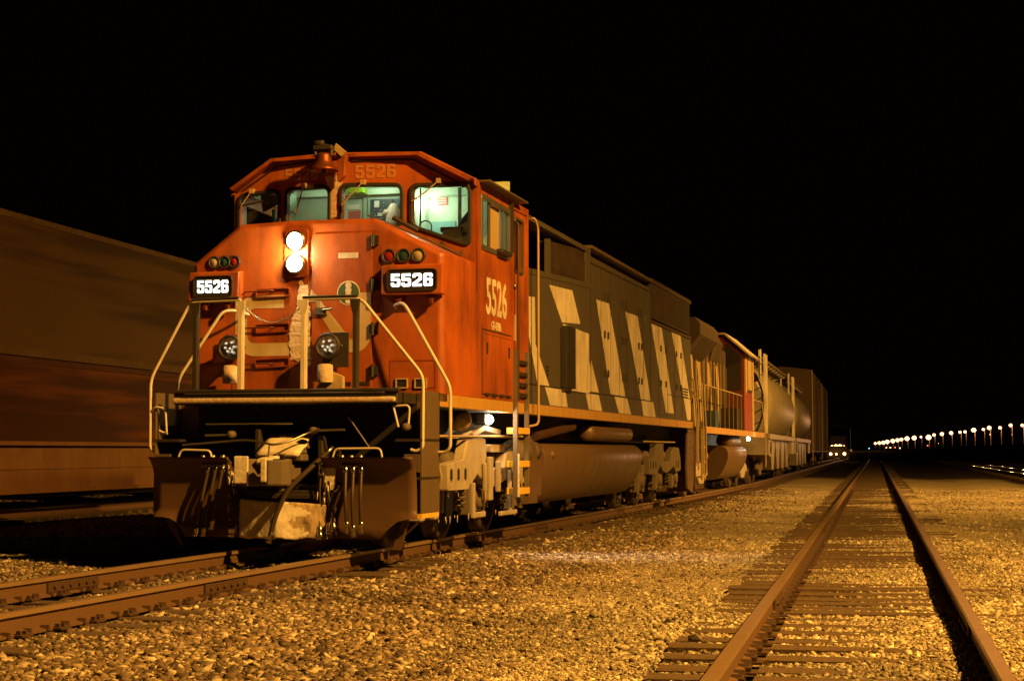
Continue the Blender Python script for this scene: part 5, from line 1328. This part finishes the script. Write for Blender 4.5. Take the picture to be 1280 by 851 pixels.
# ------------------------------------------------------------------ far locomotive with its lights on, beyond the end of the train
yf = 214.
f = empty('distant_locomotive', (trackx(yf) + .35, yf, 0), 0); tag(f, 'far-off locomotive with blazing headlights standing beyond the end of the train', 'locomotive')
mb = MB(); mb.prism([(-1.5, 1.2), (-1.5, 3.9), (-.9, 4.5), (.9, 4.5), (1.5, 3.9), (1.5, 1.2)], 'y', 3, 6); mb.prism([(-1.0, 1.2), (-1.0, 3.0), (1.0, 3.0), (1.0, 1.2)], 'y', .8, 3.05); mb.prism([(-.9, 1.2), (-.9, 4.1), (.9, 4.1), (.9, 1.2)], 'y', 6, 18); mb.build('body', 'deepblack', f)
mb = MB(); mb.box(-1.5, 1.5, 0, 19, 1.0, 1.3); mb.box(-1.4, 1.4, -.1, .1, .2, 1.2); mb.build('underframe', 'black', f)
for x, z, r in ((-.75, 1.55, .26), (-.25, 1.60, .30), (.25, 1.60, .30), (.75, 1.55, .24), (-.9, .72, .17), (-.2, .70, .12), (.8, .74, .19)):
    mb = MB(); mb.lathe([(0, .06), (r * .8, .04), (r, 0)], (x, .68 if z > 1.3 else -.12, z), (0, -1, 0), 12); mb.build('headlight', 'farhead', f)
mb = MB(); mb.box(-1.1, 1.1, .5, .7, 1.3, 1.75); mb.build('light_bracket', 'black', f)
bogie(f, 3.); bogie(f, 16.)

# ------------------------------------------------------------------ lamps along the far road, embankment in front of them
def lamp(u, v, hgt, label, mat='sodium', r=.16, scale=1.):
    depth = F * (hgt - H) / (563 - v)
    x, y, _ = world_at(u, depth, 0)
    o = empty('street_lamp', (x, y, -.24)); tag(o, label, 'street lamp', 'row of lamps along the far road')
    mb = MB(); mb.tube([(0, 0, 0), (0, 0, hgt + .1)], [.12, .07], 8); mb.tube([(0, 0, hgt + .1), (-.25, -.5, hgt + .35), (-.35, -.8, hgt + .35)], .04, 6); mb.build('post', 'post', o)
    mb = MB(); mb.box(-.55, -.2, -1.2, -.7, hgt + .32, hgt + .42); mb.build('lamp_head', 'post', o)
    mb = MB(); R = r * depth / 330 * scale * 2.0; mb.lathe([(0, .9 * R), (.7 * R, .6 * R), (R, 0), (.7 * R, -.6 * R), (0, -.9 * R)], (-.38, -.95, hgt + .22), (0, 0, 1), 12); mb.build('lamp_globe', mat, o)
    l = bpy.data.lights.new('lamp_bulb', 'POINT'); l.energy = 5200 * scale; l.color = (1., .45, .16); l.shadow_soft_size = R; b = bpy.data.objects.new('lamp_bulb', l); col.objects.link(b); b.location = (x - .38, y - .95, hgt - .05 - R * 1.2)
spots = [(1094, 554, .6), (1099, 553.5, .8), (1104, 553, .9), (1109, 552, 1.), (1116, 551, 1.), (1122, 550, .9), (1127, 549, .8), (1134, 548, 1.1), (1143, 547.2, 1.1), (1151.5, 546, .7), (1161, 546.5, 1.7), (1168, 543.5, 1.), (1178, 542.3, 1.2), (1189.5, 541, 1.2), (1200.7, 540, .9), (1207, 539.6, .9), (1218, 537.4, 1.5), (1230, 536.5, .9), (1237.5, 534.6, 1.3), (1251, 534.5, 1.), (1264.4, 531.4, 1.1), (1279, 531.4, 1.)]
ordn = 'first second third fourth fifth sixth seventh eighth ninth tenth eleventh twelfth thirteenth fourteenth fifteenth sixteenth seventeenth eighteenth nineteenth twentieth twenty-first twenty-second'.split()
for i, (u, v, sc_) in enumerate(spots):
    k = len(spots) - 1 - i
    sc_ *= 1.35 if u < 1150 else 1.
    lamp(u, v, 6.4, 'tall lamp on a post, %s from the right along the far road' % ordn[k] if k else 'tall lamp on a post at the right edge of the picture', scale=sc_)
lows = [(1107, 559.3, 'sodium', 'low white light', .7), (1112, 559.3, 'sodium', 'low bright light', .9), (1124, 559.8, 'sodium', 'low bright light', .8), (1118, 559, 'redlamp', 'small red light', .6), (1158.5, 556.6, 'redlamp', 'small orange red light', .7), (1172, 554, 'sodium', 'faint low light', .3), (1236.6, 543, 'sodium', 'small lower lamp', .5), (1264, 543, 'sodium', 'faint small lower lamp', .25), (1085.5, 560.2, 'bluelamp', 'small blue light', .7)]
where = ['leftmost of the low lights under the lamp row', 'just right of the leftmost low light', 'right of the small red light', 'between the two clusters of low lights', 'under the biggest lamp of the row', 'just right of the orange red light', 'under the fourth tall lamp from the right', 'under the second tall lamp from the right', 'at the far left end of the lamp row']
for (u, v, m, nm, sc_), wh in zip(lows, where):
    hgt = 2.0 if v > 550 else 4.4
    depth = F * (hgt - H) / (563 - v) if v > 558 else F * (hgt - H) / (563 - v)
    x, y, _ = world_at(u, depth, 0)
    o = empty('signal_lamp', (x, y, -.24)); tag(o, nm + ' ' + wh, 'lamp', 'low lights under the far lamp row')
    R = .16 * depth / 330 * sc_ * .9
    mb = MB(); mb.tube([(0, .1, 0), (0, .1, hgt + .15)], .05, 6); mb.build('post', 'post', o)
    mb = MB(); mb.lathe([(0, R), (.7 * R, .7 * R), (R, 0), (.7 * R, -.7 * R), (0, -R)], (0, 0, hgt + .24), (0, 0, 1), 10); mb.build('lamp_globe', m, o)
# low dark earth bank between the yard and the lamps
P1 = world_at(1420, 170, 0); P2 = world_at(1200, 230, 0); P3 = world_at(1100, 330, 0); P4 = world_at(1040, 600, 0)
mb = MB(); pts = [(P1, 2.2), (P2, 1.75), (P3, 1.2), (P4, 1.1)]; vs = []
for (p, h_) in pts:
    for dx, z in ((-14, -.26), (-5, h_ * .55), (0, h_), (6, h_), (22, -.26)): vs.append((p[0] + dx, p[1], z))
mb.add(vs, [(i * 5 + j, i * 5 + j + 1, (i + 1) * 5 + j + 1, (i + 1) * 5 + j) for i in range(3) for j in range(4)])
tag(mb.build('embankment', 'deepblack'), kind='structure')

# scattered bits on the ground
def bolt_scrap(name, label, cat, pts, r, mat):
    mb = MB(); mb.tube(pts, r, 6); return tag(mb.build(name, mat), label, cat)
x, y, _ = world_at(10, 10.9, 0)
bolt_scrap('stick', 'dark bent piece of wood on the ballast in the lower left corner', 'stick', [(x - .45, y - .12, -.19), (x - .1, y - .02, -.165), (x + .12, y + .0, -.18), (x + .35, y - .12, -.2)], [.02, .025, .03, .012], 'tie')
def rock(u, depth, s, label, mat='truckdirt'):
    x, y, _ = world_at(u, depth, 0); v, f_ = icos(); mb = MB()
    mb.add([(x + a * s * 1.2, y + b * s, -.19 + s * .5 + c * s * .7) for a, b, c in v * (1 + rng.uniform(-.2, .2, (12, 1)))], [tuple(int(i) for i in t) for t in f_]); tag(mb.build('rock', mat), label, 'rock')
rock(868, 11.7, .05, 'round brown stone lying on the sleeper ends left of the right-hand track')
rock(33, 12.0, .05, 'brown stone leaning on the near rail at the left edge')

# ------------------------------------------------------------------ light
def spot(name, loc, target, power, color, size=.35, angle=150, blend=.6):
    l = bpy.data.lights.new(name, 'SPOT'); l.energy = power; l.color = color; l.shadow_soft_size = size; l.spot_size = radians(angle); l.spot_blend = blend
    o = bpy.data.objects.new(name, l); col.objects.link(o); o.location = loc
    o.rotation_euler = (Vector(target) - Vector(loc)).to_track_quat('-Z', 'Y').to_euler(); return o
SOD = (1., .455, .065)
spot('yard_lamp', (11.2, 8.5, 15.), (0, 13, 0), 52000, SOD, angle=135, blend=.9)
spot('yard_lamp', (17., 47., 15.), (6, 56, 0), 52000, SOD, angle=132)
def point(name, loc, power, color, size=.05):
    l = bpy.data.lights.new(name, 'POINT'); l.energy = power; l.color = color; l.shadow_soft_size = size
    o = bpy.data.objects.new(name, l); col.objects.link(o); o.location = loc; return o
lm = loco.matrix_basis if False else Matrix.Translation((X0, Y0, 0)) @ Matrix.Rotation(-TH, 4, 'Z')
point('cab_light', lm @ Vector((.56, 3.6, 4.42)), 11, (.85, 1., .72), .06)
point('cab_light', lm @ Vector((.15, 2.6, 4.55)), 7, (.8, 1., .7), .06)
point('step_light', lm @ Vector((1.50, 3.70, 1.52)), 20, (1., .72, .38), .04)
l2 = bpy.data.objects['locomotive.001'].matrix_basis if False else None
point('step_light', (trackx(Y2 + 12.5) + 1.7, Y2 + 12.4, 1.4), 9, (1., .85, .55), .05)
# ------------------------------------------------------------------ world: night sky with a trace of sodium glow
w = bpy.data.worlds.new('World'); scene.world = w; w.use_nodes = True
bg = w.node_tree.nodes['Background']; bg.inputs[0].default_value = (1., .45, .14, 1); bg.inputs[1].default_value = .0007
vs_ = scene.view_settings; vs_.view_transform = 'Standard'; vs_.look = 'None'; vs_.gamma = 1; vs_.exposure = 0
scene.cycles.use_denoising = True
scene.cycles.max_bounces = 5; scene.cycles.diffuse_bounces = 3; scene.cycles.glossy_bounces = 3; scene.cycles.transparent_max_bounces = 8
scene.cycles.sample_clamp_indirect = 3.; scene.cycles.caustics_reflective = False; scene.cycles.caustics_refractive = False

point('headlight_glow_fill', lm @ Vector((-.27, .82, 3.485)), 48, (1., .74, .36), .05)  # added point light before the headlights, imitates their glare on the nose
point('cab_light', lm @ Vector((-.7, 2.6, 4.5)), 2.2, (.8, 1., .7), .05)
point('cab_light', lm @ Vector((-1.25, 3.3, 4.25)), 2.5, (.8, 1., .7), .05)
spot('ground_lamp', lm @ Vector((1.66, 3.60, 1.50)), lm @ Vector((2.9, 3.7, -.2)), 300, (1., .78, .5), size=.04, angle=78, blend=1.)
point('far_spill', (trackx(yf), yf - 2.5, 1.2), 90, (1., .4, .1), .3)
